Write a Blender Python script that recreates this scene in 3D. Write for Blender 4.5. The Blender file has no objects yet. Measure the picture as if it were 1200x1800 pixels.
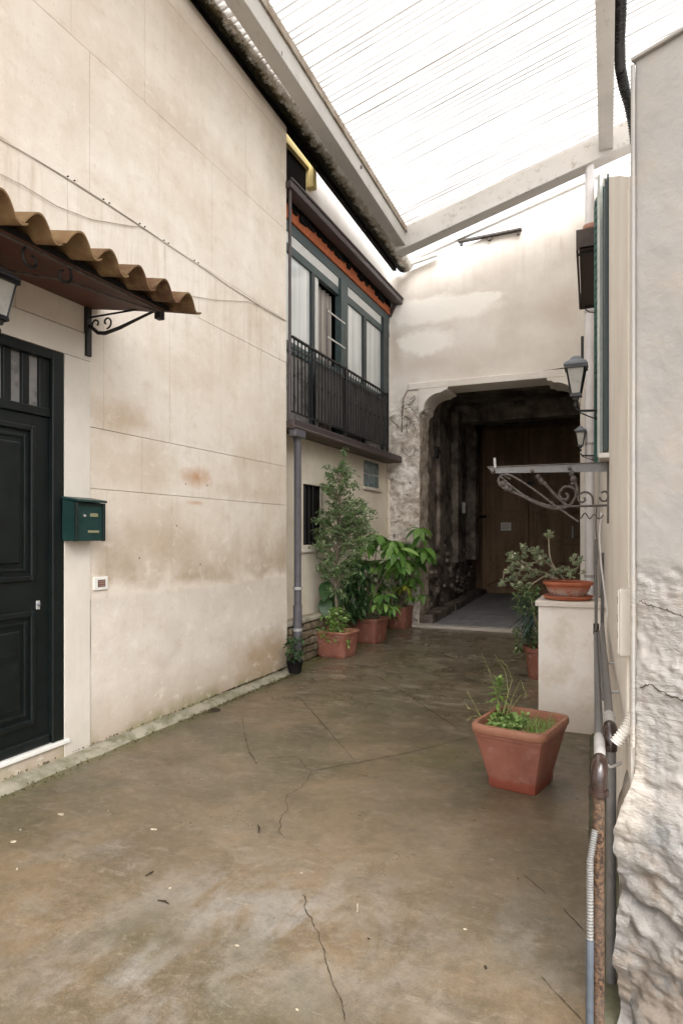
import bpy, bmesh, math, random
from mathutils import Vector, Matrix, noise as mnoise
random.seed(7)
S = bpy.context.scene
COL = S.collection
R = math.radians

# ------------------------------------------------------------------ camera, sky, sun, exposure
FPX, HX, HY, CAMZ, YAW = 1150.0, 600.0, 940.0, 1.45, 23.09
cd = bpy.data.cameras.new('camera'); cam = bpy.data.objects.new('camera', cd); COL.objects.link(cam)
cam.location = (0, 0, CAMZ); cam.rotation_euler = (R(90), 0, R(YAW))
cd.sensor_fit = 'HORIZONTAL'; cd.sensor_width = 36; cd.lens = 36*FPX/1200; cd.shift_y = (HY-900)/1200
cd.clip_start = .05; cd.clip_end = 400
S.camera = cam
W = bpy.data.worlds.new('World'); S.world = W; W.use_nodes = True
nt = W.node_tree; bg = nt.nodes['Background']
sky = nt.nodes.new('ShaderNodeTexSky'); sky.sky_type = 'NISHITA'; sky.sun_disc = False
sky.sun_elevation = R(52); sky.sun_rotation = R(150); sky.air_density = 1.0; sky.dust_density = 4.0
hs = nt.nodes.new('ShaderNodeHueSaturation'); hs.inputs['Saturation'].default_value = .12
nt.links.new(sky.outputs[0], hs.inputs['Color']); nt.links.new(hs.outputs[0], bg.inputs[0])
bg.inputs[1].default_value = .15
sl = bpy.data.lights.new('sun', 'SUN'); sl.energy = .6; sl.angle = R(50); sl.color = (1, .93, .84)
so = bpy.data.objects.new('sun', sl); COL.objects.link(so)
so.rotation_euler = (R(38), 0, R(30)); so.location = (0, 0, 20)
S.view_settings.view_transform = 'Standard'; S.view_settings.look = 'None'
S.view_settings.exposure = 1.97; S.view_settings.gamma = 1
S.view_settings.use_curve_mapping = False
S.cycles.max_bounces = 10; S.cycles.diffuse_bounces = 6; S.cycles.transmission_bounces = 6; S.cycles.transparent_max_bounces = 8

_sa, _ca = math.sin(R(YAW)), math.cos(R(YAW))
def P(px, py, X=None, Y=None, Z=None):
    """point of the place seen at photo pixel px,py on a plane X=, Y= or Z="""
    u = (px-HX)/FPX; v = (HY-py)/FPX
    d = Vector((-_sa+u*_ca, _ca+u*_sa, v))
    if X is not None: t = X/d.x
    elif Y is not None: t = Y/d.y
    else: t = (Z-CAMZ)/d.z
    return Vector((0, 0, CAMZ))+d*t

# ------------------------------------------------------------------ mesh helpers
class MB:
    def __init__(s): s.v = []; s.f = []
    def add(s, vs, fs):
        o = len(s.v); s.v += [tuple(v) for v in vs]; s.f += [tuple(i+o for i in f) for f in fs]; return s
    def box(s, a, b, rz=0, c=None):
        x0, y0, z0 = a; x1, y1, z1 = b
        vs = [Vector(p) for p in ((x0,y0,z0),(x1,y0,z0),(x1,y1,z0),(x0,y1,z0),(x0,y0,z1),(x1,y0,z1),(x1,y1,z1),(x0,y1,z1))]
        if rz:
            c = Vector(c) if c else (vs[0]+vs[6])/2
            m = Matrix.Rotation(rz, 3, 'Z'); vs = [c+m@(p-c) for p in vs]
        return s.add(vs, [(0,3,2,1),(4,5,6,7),(0,1,5,4),(1,2,6,5),(2,3,7,6),(3,0,4,7)])
    def prism(s, pts, off):
        n = len(pts); off = Vector(off); a = [Vector(p) for p in pts]
        return s.add(a+[p+off for p in a], [tuple(range(n))[::-1], tuple(range(n, 2*n))]+[(i, (i+1) % n, n+(i+1) % n, n+i) for i in range(n)])
    def tube(s, path, r, n=8, cap=True):
        path = [Vector(p) for p in path]; N = len(path)
        rs = r if isinstance(r, (list, tuple)) else [r]*N
        vs = []; up = None
        for i, p in enumerate(path):
            t = (path[min(i+1, N-1)]-path[max(i-1, 0)]).normalized()
            if up is None: up = Vector((0, 0, 1)) if abs(t.z) < .9 else Vector((1, 0, 0))
            a = t.cross(up)
            if a.length < 1e-4: a = t.cross(Vector((0, 1, 0)))
            a.normalize(); b = a.cross(t).normalized(); up = b
            for k in range(n):
                th = 2*math.pi*k/n; vs.append(p+(a*math.cos(th)+b*math.sin(th))*rs[i])
        fs = [(i*n+k, i*n+(k+1) % n, (i+1)*n+(k+1) % n, (i+1)*n+k) for i in range(N-1) for k in range(n)]
        if cap: fs += [tuple(range(n))[::-1], tuple(range((N-1)*n, N*n))]
        return s.add(vs, fs)
    def loft(s, rings, cap0=False, cap1=False):
        n = len(rings[0]); vs = [p for r in rings for p in r]
        fs = [(i*n+k, i*n+(k+1) % n, (i+1)*n+(k+1) % n, (i+1)*n+k) for i in range(len(rings)-1) for k in range(n)]
        if cap0: fs.append(tuple(range(n))[::-1])
        if cap1: fs.append(tuple(range((len(rings)-1)*n, len(rings)*n)))
        return s.add(vs, fs)
    def lathe(s, prof, c=(0,0,0), n=24, cap0=True, cap1=False, sq=None, rz=0, ax=1, ay=1):
        """prof: (radius,z). sq: exponent of a rounded square section."""
        rings = []
        for r, z in prof:
            ring = []
            for k in range(n):
                th = 2*math.pi*k/n; x, y = math.cos(th), math.sin(th)
                if sq:
                    m = (abs(x)**sq+abs(y)**sq)**(-1/sq); x *= m; y *= m
                x *= r*ax; y *= r*ay
                ring.append((c[0]+x*math.cos(rz)-y*math.sin(rz), c[1]+x*math.sin(rz)+y*math.cos(rz), c[2]+z))
            rings.append(ring)
        return s.loft(rings, cap0, cap1)
    def build(s, name, mat, parent=None, smooth=False, bevel=0, label=None, kind=None, loc=None):
        me = bpy.data.meshes.new(name); me.from_pydata(s.v, [], s.f); me.validate()
        bm = bmesh.new(); bm.from_mesh(me); bmesh.ops.recalc_face_normals(bm, faces=bm.faces); bm.to_mesh(me); bm.free()
        if smooth:
            me.polygons.foreach_set('use_smooth', [True]*len(me.polygons))
        me.materials.append(mat)
        o = bpy.data.objects.new(name, me); COL.objects.link(o)
        if smooth == 'auto' or smooth is True:
            try: me.set_sharp_from_angle(angle=R(40))
            except Exception: pass
        if parent:
            o.parent = parent
            o.matrix_parent_inverse = Matrix.Translation(parent_world(parent)).inverted() if any(parent_world(parent)) else Matrix()
        if bevel:
            b = o.modifiers.new('bevel', 'BEVEL'); b.width = bevel; b.segments = 2; b.limit_method = 'ANGLE'
        if label: o['label'] = label
        if kind: o['kind'] = kind
        return o

def parent_world(p):
    v = Vector(p.location)
    while p.parent: p = p.parent; v = v  # children are kept at the thing's own origin
    return v

def thing(name, label, cat, loc=(0, 0, 0), group=None):
    o = bpy.data.objects.new(name, None); COL.objects.link(o); o.location = loc; o.empty_display_size = .1
    o['label'] = label; o['category'] = cat
    if group: o['group'] = group
    return o
def tag(o, label, cat, group=None):
    o['label'] = label; o['category'] = cat
    if group: o['group'] = group
    return o
def inst(src, parent, M, name=None):
    """shares the mesh of src, placed by world matrix M under parent"""
    o = bpy.data.objects.new(name or src.name.split('.')[0], src.data if hasattr(src, 'data') else src)
    COL.objects.link(o); o.parent = parent
    o.matrix_parent_inverse = Matrix.Translation(Vector(parent.location)).inverted() if parent and any(parent.location) else Matrix()
    o.matrix_world = M
    o.matrix_basis = M
    return o

def grid(fn, nu, nv):
    vs = [fn(i/nu, j/nv) for j in range(nv+1) for i in range(nu+1)]
    fs = [(j*(nu+1)+i, j*(nu+1)+i+1, (j+1)*(nu+1)+i+1, (j+1)*(nu+1)+i) for j in range(nv) for i in range(nu)]
    return MB().add(vs, fs)
def nz(p, s, oct=4, d=(0, 0, 0)):
    return mnoise.fractal(Vector((p[0]*s+d[0], p[1]*s+d[1], p[2]*s+d[2])), .9, 2.1, oct)

# ------------------------------------------------------------------ materials
class N:
    def __init__(s, name, rough=.8, spec=.3, metal=0, local=False):
        s.m = bpy.data.materials.new(name); s.m.use_nodes = True; s.t = s.m.node_tree; s.n = s.t.nodes; s.l = s.t.links
        s.b = s.n['Principled BSDF']; s.b.inputs['Roughness'].default_value = rough
        s.b.inputs['Specular IOR Level'].default_value = spec; s.b.inputs['Metallic'].default_value = metal
        if local: s.pos = s.n.new('ShaderNodeTexCoord').outputs['Object']
        else: s.pos = s.n.new('ShaderNodeNewGeometry').outputs['Position']
    def _in(s, sock, v):
        if isinstance(v, bpy.types.NodeSocket): s.l.new(v, sock)
        else:
            if isinstance(v, (tuple, list)) and len(v) == 3 and sock.type == 'RGBA': v = (*v, 1)
            sock.default_value = v
    def vec(s, sc, off=(0, 0, 0)):
        m = s.n.new('ShaderNodeMapping'); s.l.new(s.pos, m.inputs[0]); m.inputs['Scale'].default_value = sc; m.inputs['Location'].default_value = off
        return m.outputs[0]
    def noise(s, scale, detail=5, rough=.6, v=None, dist=0):
        x = s.n.new('ShaderNodeTexNoise'); s.l.new(v or s.pos, x.inputs['Vector']); x.inputs['Scale'].default_value = scale
        x.inputs['Detail'].default_value = detail; x.inputs['Roughness'].default_value = rough; x.inputs['Distortion'].default_value = dist
        return x.outputs['Fac']
    def voro(s, scale, v=None, feat='DISTANCE_TO_EDGE'):
        x = s.n.new('ShaderNodeTexVoronoi'); x.feature = feat; s.l.new(v or s.pos, x.inputs['Vector']); x.inputs['Scale'].default_value = scale
        return x.outputs['Distance']
    def map(s, v, a, b, c=0., d=1.):
        x = s.n.new('ShaderNodeMapRange'); s._in(x.inputs[0], v)
        for i, k in enumerate((a, b, c, d)): x.inputs[i+1].default_value = k
        return x.outputs[0]
    def math(s, op, a, b=0.):
        x = s.n.new('ShaderNodeMath'); x.operation = op; s._in(x.inputs[0], a); s._in(x.inputs[1], b); return x.outputs[0]
    def mul(s, a, b): return s.math('MULTIPLY', a, b)
    def add(s, a, b): return s.math('ADD', a, b)
    def mx(s, a, b): return s.math('MAXIMUM', a, b)
    def mix(s, f, a, b):
        x = s.n.new('ShaderNodeMix'); x.data_type = 'RGBA'; s._in(x.inputs[0], f); s._in(x.inputs[6], a); s._in(x.inputs[7], b); return x.outputs[2]
    def xyz(s):
        x = s.n.new('ShaderNodeSeparateXYZ'); s.l.new(s.pos, x.inputs[0]); return x.outputs
    def blob(s, c, r, amt=.5, sc=4, soft=.6):
        a = s.n.new('ShaderNodeVectorMath'); a.operation = 'SUBTRACT'; s.l.new(s.pos, a.inputs[0]); a.inputs[1].default_value = c
        b = s.n.new('ShaderNodeVectorMath'); b.operation = 'MULTIPLY'; s.l.new(a.outputs[0], b.inputs[0]); b.inputs[1].default_value = [1/k for k in r]
        d = s.n.new('ShaderNodeVectorMath'); d.operation = 'LENGTH'; s.l.new(b.outputs[0], d.inputs[0])
        n = s.noise(sc, 5, .65)
        return s.map(s.add(d.outputs['Value'], s.mul(s.add(n, -.5), amt*3)), 1+soft*.3, 1-soft, 0, 1)
    def band(s, v, a0, a1, b0, b1):
        return s.mul(s.map(v, a0, a1), s.map(v, b1, b0))
    def rnd(s):
        return s.n.new('ShaderNodeObjectInfo').outputs['Random']
    def island(s):
        return s.n.new('ShaderNodeNewGeometry').outputs['Random Per Island']
    def out(s, col, rough=None, h=None, hs=.5, hd=.01):
        s._in(s.b.inputs['Base Color'], col)
        if rough is not None: s._in(s.b.inputs['Roughness'], rough)
        if h is not None:
            b = s.n.new('ShaderNodeBump'); s.l.new(h, b.inputs['Height']); b.inputs['Strength'].default_value = hs; b.inputs['Distance'].default_value = hd
            s.l.new(b.outputs[0], s.b.inputs['Normal'])
        return s.m

MT = {}
def simple(name, c, rough=.6, spec=.3, metal=0, var=.15, sc=12, bump=.15, local=False):
    k = N(name, rough, spec, metal, local)
    n = k.noise(sc, 5, .6)
    d = tuple(x*(1-var) for x in c); e = tuple(min(1, x*(1+var)) for x in c)
    n2 = k.noise(sc*7, 4, .6)
    MT[name] = k.out(k.mix(k.map(n, .3, .7), d, e), k.map(n, .3, .7, max(.05, rough-.08), min(1, rough+.1)), n2, bump, .002)
    return MT[name]

# left wall: cream stone-like render, stained
def wall_left(name, tone=1.0):
    k = N(name, .85, .2); x, y, z = k.xyz()
    base = k.mix(k.map(k.noise(1.3, 6, .6), .35, .65), (.655, .575, .49), (.73, .665, .59))
    cloudy = k.map(k.noise(1.1, 7, .65, k.vec((1, 1, 1.3), (3, 5, 1))), .50, .72)
    base = k.mix(k.mul(cloudy, .4), base, (.47, .375, .27))
    stre = k.map(k.noise(3, 6, .7, k.vec((1, 5.0, .35))), .5, .75)
    smask = k.band(z, 2.9, 3.4, 3.66, 3.72)
    base = k.mix(k.mul(k.mul(stre, smask), .5), base, (.40, .30, .19))
    base = k.mix(k.mul(stre, .15), base, (.45, .36, .26))
    # dirty band above the smooth plinth, and the plinth itself greyer
    nn = k.mul(k.add(k.noise(1.8, 5, .6), -.5), .35)
    zz = k.add(z, nn)
    b1 = k.mul(k.band(zz, 1.02, 1.10, 1.2, 1.75), k.map(k.noise(2.2, 5, .6, k.vec((1, 1, 1), (9, 0, 0))), .3, .6))
    base = k.mix(k.mul(b1, .75), base, (.36, .275, .185))
    b2 = k.mul(k.band(zz, 1.55, 1.9, 2.15, 2.5), k.map(k.noise(1.2, 5, .6, k.vec((1, 1, 1), (2, 7, 0))), .42, .6))
    base = k.mix(k.mul(b2, .4), base, (.44, .34, .23))
    pl = k.map(k.add(z, k.mul(nn, .15)), 1.03, .99)
    base = k.mix(k.mul(pl, .8), base, k.mix(k.map(k.noise(2.5, 6, .65), .35, .65), (.56, .495, .43), (.66, .60, .535)))
    low = k.map(k.add(z, nn), .45, .02)
    base = k.mix(k.mul(low, .7), base, (.30, .22, .14))
    # rust stains
    for c, r, st, col in (((P(345, 838, X=-3.25)), (.3, .2, .085), .75, (.42, .2, .07)), (P(205, 735, X=-3.25), (.3, .28, .12), .6, (.40, .27, .15)),
                          (P(470, 1150, X=-3.25), (.4, .7, .25), .6, (.33, .21, .10)), (P(345, 884, X=-3.25), (.3, .12, .02), .6, (.45, .26, .12)),
                          (P(280, 950, X=-3.25), (.4, .5, .22), .45, (.40, .29, .18)), (P(440, 870, X=-3.25), (.4, .6, .1), .3, (.40, .29, .18)),
                          (P(130, 160, X=-3.25), (.4, .8, .3), .3, (.42, .34, .25)), (P(330, 235, X=-3.25), (.4, 1.1, .2), .35, (.42, .33, .24)),
                          (P(490, 300, X=-3.25), (.4, .3, .5), .45, (.36, .29, .21))):
        base = k.mix(k.mul(k.blob(c, r, .5, 5, .8), st), base, col)
    g = k.mul(k.map(k.add(z, k.mul(nn, .4)), .16, .02), k.map(k.noise(3, 4, .6), .45, .6))
    base = k.mix(k.mul(g, .7), base, (.16, .17, .05))
    mo = k.noise(5.5, 7, .7, k.vec((1, 1, 1.5), (4, 4, 4)))
    base = k.mix(k.mul(k.map(mo, .54, .68), .27), base, (.46, .36, .26))
    base = k.mix(k.mul(k.map(mo, .44, .32), .4), base, (.80, .74, .66))
    scr = k.map(k.noise(11, 6, .7, k.vec((1, 1, 7), (1, 1, 1))), .60, .70)
    base = k.mix(k.mul(scr, .14), base, (.40, .32, .24))
    sp = k.map(k.noise(70, 3, .6), .64, .72)
    base = k.mix(k.mul(sp, .35), base, (.3, .22, .15))
    h = k.add(k.mul(k.noise(7, 7, .66), 1.0), k.mul(k.noise(60, 5, .65), .35))
    return k.out(base, .88, h, .5, .014)
MT['wall_left'] = wall_left('cream render')

def plaster(name, a, b, dirt, dsc=1.5, dth=(.5, .7), damt=.6, bumpd=.01, green=0, wet=0, off=0, streak=.2, bs=.4):
    k = N(name, .88, .2); x, y, z = k.xyz()
    base = k.mix(k.map(k.noise(1.7, 6, .62, k.vec((1, 1, 1), (off, off*2, 0))), .35, .65), a, b)
    base = k.mix(k.mul(k.map(k.noise(dsc, 7, .68, k.vec((1, 1, 1), (off+4, 1, 2))), *dth), damt), base, dirt)
    base = k.mix(k.mul(k.map(k.noise(2.5, 6, .7, k.vec((4, 4, .3))), .52, .75), streak), base, dirt)
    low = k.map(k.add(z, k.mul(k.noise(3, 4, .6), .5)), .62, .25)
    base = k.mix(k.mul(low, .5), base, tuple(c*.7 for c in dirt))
    base = k.mix(k.mul(k.map(k.noise(55, 3, .6), .66, .74), .3), base, dirt)
    h = k.add(k.mul(k.noise(8, 6, .62), .7), k.mul(k.noise(48, 5, .62), .3))
    MT[name] = k.out(base, .9, h, bs, bumpd); return MT[name]
plaster('surround', (.60, .555, .49), (.68, .63, .565), (.48, .42, .34), damt=.3, bumpd=.004)
plaster('recess wall', (.68, .61, .50), (.77, .70, .59), (.52, .44, .33), damt=.5)
plaster('white wall', (.70, .66, .62), (.78, .745, .70), (.52, .46, .39), damt=.35, off=3, streak=.06)
plaster('rough stone', (.42, .35, .28), (.60, .52, .43), (.20, .15, .11), dsc=9, dth=(.45, .65), damt=.7, bumpd=.05, bs=.8)
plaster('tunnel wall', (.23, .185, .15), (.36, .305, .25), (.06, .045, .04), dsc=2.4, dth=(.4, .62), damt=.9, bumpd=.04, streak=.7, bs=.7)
plaster('pillar plaster', (.76, .72, .67), (.84, .80, .76), (.50, .38, .25), dsc=3.4, dth=(.5, .72), damt=.55, streak=.1)
plaster('stone slab', (.60, .54, .48), (.70, .65, .60), (.45, .38, .30), damt=.4, bumpd=.003)
plaster('curb stone', (.36, .32, .26), (.47, .43, .36), (.12, .12, .06), dsc=7, dth=(.48, .64), damt=.75, bumpd=.012)
plaster('plinth stone', (.22, .17, .12), (.34, .27, .19), (.08, .065, .04), dsc=8, dth=(.4, .6), damt=.8, bumpd=.02)

def far_wall():
    k = N('gateway render', .88, .2); x, y, z = k.xyz()
    base = k.mix(k.map(k.noise(1.6, 6, .62), .35, .65), (.72, .66, .60), (.79, .745, .69))
    Yf = 9.95
    wht = k.blob(P(760, 545, Y=Yf), (.95, 1, .22), .45, 2.2, .25)
    wht = k.mx(wht, k.blob(P(750, 600, Y=Yf), (.42, 1, .22), .5, 3.2, .25))
    wht = k.mx(wht, k.blob(P(850, 523, Y=Yf), (.35, 1, .1), .4, 4, .25))
    stain = k.map(k.noise(1.3, 6, .65, k.vec((1, 1, 1), (1, 0, 3))), .45, .7)
    base = k.mix(k.mul(stain, .55), base, (.58, .51, .44))
    for c, r, st, col in ((P(760, 640, Y=Yf), (.9, 1, .22), .5, (.56, .47, .40)), (P(990, 545, Y=Yf), (.35, 1, .35), .5, (.55, .45, .36)),
                          (P(900, 470, Y=Yf), (.6, 1, .45), .25, (.5, .42, .34)), (P(695, 620, Y=Yf), (.12, 1, .4), .5, (.5, .42, .33))):
        base = k.mix(k.mul(k.blob(c, r, .5, 2.5, .9), st), base, col)
    st2 = k.mul(k.map(k.noise(2.5, 6, .7, k.vec((5, 1, .3))), .5, .75), k.band(z, 4.9, 5.5, 5.75, 5.8))
    base = k.mix(k.mul(st2, .3), base, (.42, .34, .26))
    base = k.mix(wht, base, (.88, .84, .78))
    jam = k.mul(k.map(k.add(z, k.mul(k.noise(2.5, 5, .6), .9)), 4.1, 3.7), k.map(x, -2.55, -2.8))
    j2 = k.mul(jam, k.map(k.noise(7, 6, .7), .42, .6))
    base = k.mix(k.mul(j2, .65), base, (.30, .23, .17))
    pits = k.map(k.noise(11, 6, .72, k.vec((1, 1, 1.4))), .58, .66)
    base = k.mix(k.mul(k.mul(pits, jam), .85), base, (.10, .075, .06))
    h = k.add(k.mul(k.noise(8, 6, .62), .5), k.add(k.mul(k.noise(48, 5, .62), .25), k.mul(wht, .35)))
    h = k.add(h, k.mul(k.mul(jam, k.noise(14, 5, .7)), 4.0))
    return k.out(base, .9, h, .5, .012)
MT['far wall'] = far_wall()

def near_wall():
    k = N('grey render', .85, .25); x, y, z = k.xyz()
    base = k.mix(k.map(k.noise(3, 6, .62), .35, .65), (.243, .234, .224), (.292, .283, .272))
    rough = k.mul(k.map(k.add(z, k.mul(k.noise(4, 3, .5), .2)), 1.48, 1.36), k.map(k.noise(3.3, 4, .5, k.vec((1, 1, 1), (5, 5, 0))), .38, .48))
    base = k.mix(k.mul(k.map(k.noise(5, 6, .7), .45, .65), .5), base, (.33, .285, .24))
    low = k.map(k.add(z, k.mul(k.noise(6, 5, .6), .3)), .95, .75)
    lowc = k.mix(k.map(k.noise(9, 7, .7), .35, .65), (.14, .134, .126), (.30, .285, .265))
    base = k.mix(k.mul(low, .65), base, lowc)
    base = k.mix(k.mul(low, k.mul(k.map(k.noise(4.5, 6, .65, k.vec((1, 1, 1), (3, 0, 1))), .48, .6), .7)), base, (.21, .165, .125))
    base = k.mix(k.mul(low, k.mul(k.map(k.noise(7, 6, .7, k.vec((1, 1, 1), (0, 8, 1))), .55, .65), .7)), base, (.14, .15, .155))
    wh = k.mul(k.blob((-.01, 1.98, .76), (.10, .3, .22), .5, 8, .4), .9)
    base = k.mix(wh, base, (.42, .38, .33))
    base = k.mix(k.mul(k.map(k.noise(14, 6, .75), .58, .68), k.mul(low, .5)), base, (.13, .12, .10))
    h = k.add(k.mul(k.noise(60, 5, .65), .25), k.mul(k.mul(rough, k.noise(28, 4, .6, k.vec((1, 1, 2.6)), .6)), 1.1))
    h = k.add(h, k.mul(low, k.mul(k.noise(34, 8, .78), 1.4)))
    return k.out(base, .85, h, .6, .012)
MT['near wall'] = near_wall()

def ground_mat():
    k = N('wet concrete', .6, .5); x, y, z = k.xyz()
    base = k.mix(k.map(k.noise(.9, 7, .66), .42, .58), (.096, .070, .040), (.168, .122, .072))
    gry = k.map(k.noise(1.6, 7, .68, k.vec((1, 1, 1), (2.3, 4.4, 0))), .50, .64)
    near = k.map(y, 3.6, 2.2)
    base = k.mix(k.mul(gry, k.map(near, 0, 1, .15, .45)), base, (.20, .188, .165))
    gst = k.noise(3.2, 7, .68, k.vec((1.6, .8, 1), (2, 6, 0)), .6)
    g1 = k.mx(k.blob(P(470, 1620, Z=0), (.62, .46, .5), .55, 1.7, .9), k.mul(k.blob(P(930, 1640, Z=0), (.34, .30, .5), .5, 2, .9), .7))
    g1 = k.mx(g1, k.mul(k.blob(P(250, 1700, Z=0), (.5, .35, .5), .6, 2, .8), .8))
    base = k.mix(k.mul(g1, k.map(gst, .42, .58)), base, (.235, .222, .20))
    base = k.mix(k.mul(k.blob(P(430, 1230, Z=0), (.7, 1.0, .5), .5, 1.5, .8), .6), base, (.155, .092, .055))
    oliv = k.map(k.noise(1.1, 6, .6, k.vec((1, 1, 1), (7, 1, 0))), .45, .62)
    base = k.mix(k.mul(oliv, .85), base, (.080, .068, .038))
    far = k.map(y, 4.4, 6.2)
    base = k.mix(k.mul(far, .5), base, (.170, .142, .094))  # distant floor painted lighter to offset the dim light there
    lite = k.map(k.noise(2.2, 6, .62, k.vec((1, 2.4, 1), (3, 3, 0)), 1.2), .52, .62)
    base = k.mix(k.mul(k.mul(lite, far), .85), base, (.29, .255, .19))  # pale streaks paint the wet sheen of the distant floor
    l2 = k.map(k.noise(3.1, 6, .68, k.vec((1, 1.6, 1), (8, 2, 0)), .8), .55, .7)
    base = k.mix(k.mul(l2, .35), base, (.19, .155, .115))
    # damp darker strip along the curb, moss
    fs = k.noise(2.6, 7, .7, k.vec((1, 2.2, 1), (6, 4, 0)), 1.0)
    base = k.mix(k.mul(k.mul(k.map(fs, .49, .58), k.map(y, 3.6, 5.2)), .6), base, (.060, .052, .028))
    fs2 = k.noise(5, 7, .72, k.vec((1, 2.6, 1), (1, 8, 0)), 1.2)
    base = k.mix(k.mul(k.mul(k.map(fs2, .56, .64), k.map(y, 3.2, 4.6)), .5), base, (.27, .235, .18))
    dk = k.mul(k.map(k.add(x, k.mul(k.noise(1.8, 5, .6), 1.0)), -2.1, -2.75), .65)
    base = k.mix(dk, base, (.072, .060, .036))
    moss = k.mul(k.map(k.add(x, k.mul(k.noise(5, 5, .6), .3)), -2.83, -3.02), .7)
    base = k.mix(moss, base, (.085, .088, .025))
    m2 = k.blob(P(790, 1330, Z=0), (.3, .35, .3), .9, 7, .8)
    base = k.mix(k.mul(m2, .6), base, (.085, .085, .03))
    pot_patch = k.blob(P(980, 1390, Z=0), (.13, .3, .3), .7, 6, .7)  # grey patch on the floor along the planter's right side
    base = k.mix(k.mul(pot_patch, .7), base, (.10, .09, .075))
    bpatch = k.blob(P(620, 1480, Z=0), (1.0, .8, .5), .5, 1.5, .9)
    base = k.mix(k.mul(bpatch, .55), base, (.165, .122, .080))
    blot = k.map(k.noise(5.5, 7, .72, k.vec((1, 1.3, 1), (1, 9, 0)), .5), .50, .62)
    base = k.mix(k.mul(blot, .3), base, (.062, .052, .033))
    blot2 = k.map(k.noise(9, 6, .7, k.vec((1, 1.3, 1), (6, 2, 0)), .5), .56, .66)
    base = k.mix(k.mul(blot2, .3), base, (.25, .21, .165))
    mid = k.noise(22, 6, .72)
    base = k.mix(k.mul(k.map(mid, .52, .64), .28), base, (.22, .185, .135))
    base = k.mix(k.mul(k.map(mid, .47, .36), .28), base, (.055, .044, .028))
    scr = k.map(k.noise(6, 6, .75, k.vec((1.2, 5, 1), (2, 2, 0)), 1.5), .60, .66)
    base = k.mix(k.mul(scr, .45), base, (.25, .22, .17))
    pit = k.map(k.voro(38, None, 'F1'), .12, .05)
    base = k.mix(k.mul(pit, k.mul(k.map(k.noise(4, 4, .6), .45, .6), .6)), base, (.04, .03, .02))
    grain = k.noise(150, 4, .75)
    base = k.mix(k.mul(k.map(grain, .56, .7), .45), base, (.26, .215, .165))
    base = k.mix(k.mul(k.map(grain, .44, .3), .45), base, (.05, .04, .028))
    ro = k.map(k.noise(2.4, 6, .65, k.vec((1, 1, 1), (5, 5, 0))), .35, .65, .26, .58)
    ro = k.math('SUBTRACT', ro, k.mul(far, .1))
    h = k.add(k.mul(k.noise(3.5, 6, .6), 1.0), k.add(k.mul(grain, .16), k.mul(mid, .3)))
    return k.out(base, ro, h, .3, .012)
MT['ground'] = ground_mat()

simple('tunnel paving', (.27, .265, .27), .6, .4, var=.3, sc=5, bump=.4)
simple('door green', (.0035, .0062, .006), .42, .4, var=.2, bump=.05)
simple('dark glass', (.035, .034, .034), .12, .6, var=.3)
simple('mesh dark', (.085, .08, .075), .6, .3, var=.3, sc=5)
simple('grime glass', (.20, .19, .18), .3, .5, var=.3, sc=8)
simple('mailbox green', (.009, .034, .031), .38, .5, var=.15)
simple('mailbox dark', (.006, .014, .013), .4, .5)
simple('brass tag', (.22, .21, .12), .5, .5)
simple('white plastic', (.70, .68, .64), .4, .4, var=.05)
simple('off white paint', (.66, .64, .60), .5, .4, var=.1)
simple('brown screen', (.10, .075, .06), .3, .5)
simple('iron', (.016, .015, .015), .5, .5, metal=.3, var=.4, bump=.3)
simple('worn iron', (.10, .085, .078), .6, .5, metal=.3, var=.5, sc=30, bump=.4)
simple('soffit wood', (.085, .030, .018), .6, .3, var=.35, sc=6)
simple('lantern black', (.012, .012, .013), .4, .5)
simple('lantern glass', (.42, .41, .38), .3, .5, var=.1)
simple('lantern top', (.10, .11, .13), .35, .6, var=.2)
simple('window frame', (.042, .065, .066), .45, .4, var=.2)
simple('window frame dark', (.022, .032, .035), .45, .4, var=.2)
simple('white board', (.55, .55, .52), .5, .3, var=.1)
simple('gutter brown', (.055, .042, .042), .45, .5, var=.25)
simple('pipe grey', (.105, .098, .11), .5, .4, var=.15)
simple('terracotta band', (.36, .105, .045), .8, .2, var=.3, sc=20, bump=.6)
simple('balcony slab', (.10, .075, .068), .7, .3, var=.4, sc=10, bump=.4)
simple('yellow paint', (.58, .46, .20), .6, .3, var=.15)
simple('glass block', (.045, .10, .11), .2, .6, var=.5, sc=15)
simple('block grout', (.40, .42, .38), .8, .2)
simple('black void', (.012, .011, .010), .9, .1)
simple('soil', (.045, .032, .020), .95, .1, var=.5, sc=40, bump=1)
simple('bark', (.20, .165, .125), .9, .1, var=.35, sc=40, bump=.8)
simple('succulent stem', (.27, .235, .175), .8, .2, var=.25, sc=40, bump=.5)
simple('shutter green', (.016, .095, .080), .5, .4, var=.2)
simple('shutter light', (.52, .56, .55), .5, .4, var=.1)
simple('hose black', (.007, .007, .007), .45, .4)
simple('pipe white', (.72, .695, .70), .5, .4, var=.08, sc=5)
simple('steel grey', (.16, .155, .155), .45, .5, metal=.2, var=.2, sc=25)
simple('galvanised', (.40, .39, .38), .5, .5, metal=.2, var=.15, sc=25)
simple('brown elbow', (.028, .015, .012), .2, .6, var=.4, sc=30)
simple('conduit', (.17, .168, .16), .5, .5, var=.15, sc=30)
simple('blue conduit', (.075, .088, .105), .5, .4, var=.2, sc=20)
simple('box grey', (.52, .49, .45), .5, .4, var=.06)
simple('crack', (.055, .042, .03), .95, .1, var=.3)
simple('floor joint', (.062, .050, .034), .9, .1, var=.3)
simple('paper', (.78, .74, .68), .8, .2, var=.08)
simple('green tub', (.020, .040, .020), .55, .3, var=.3)
simple('debris light', (.36, .31, .23), .9, .1, var=.3, sc=60)
simple('debris dark', (.035, .026, .018), .9, .1, var=.3, sc=60)
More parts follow.
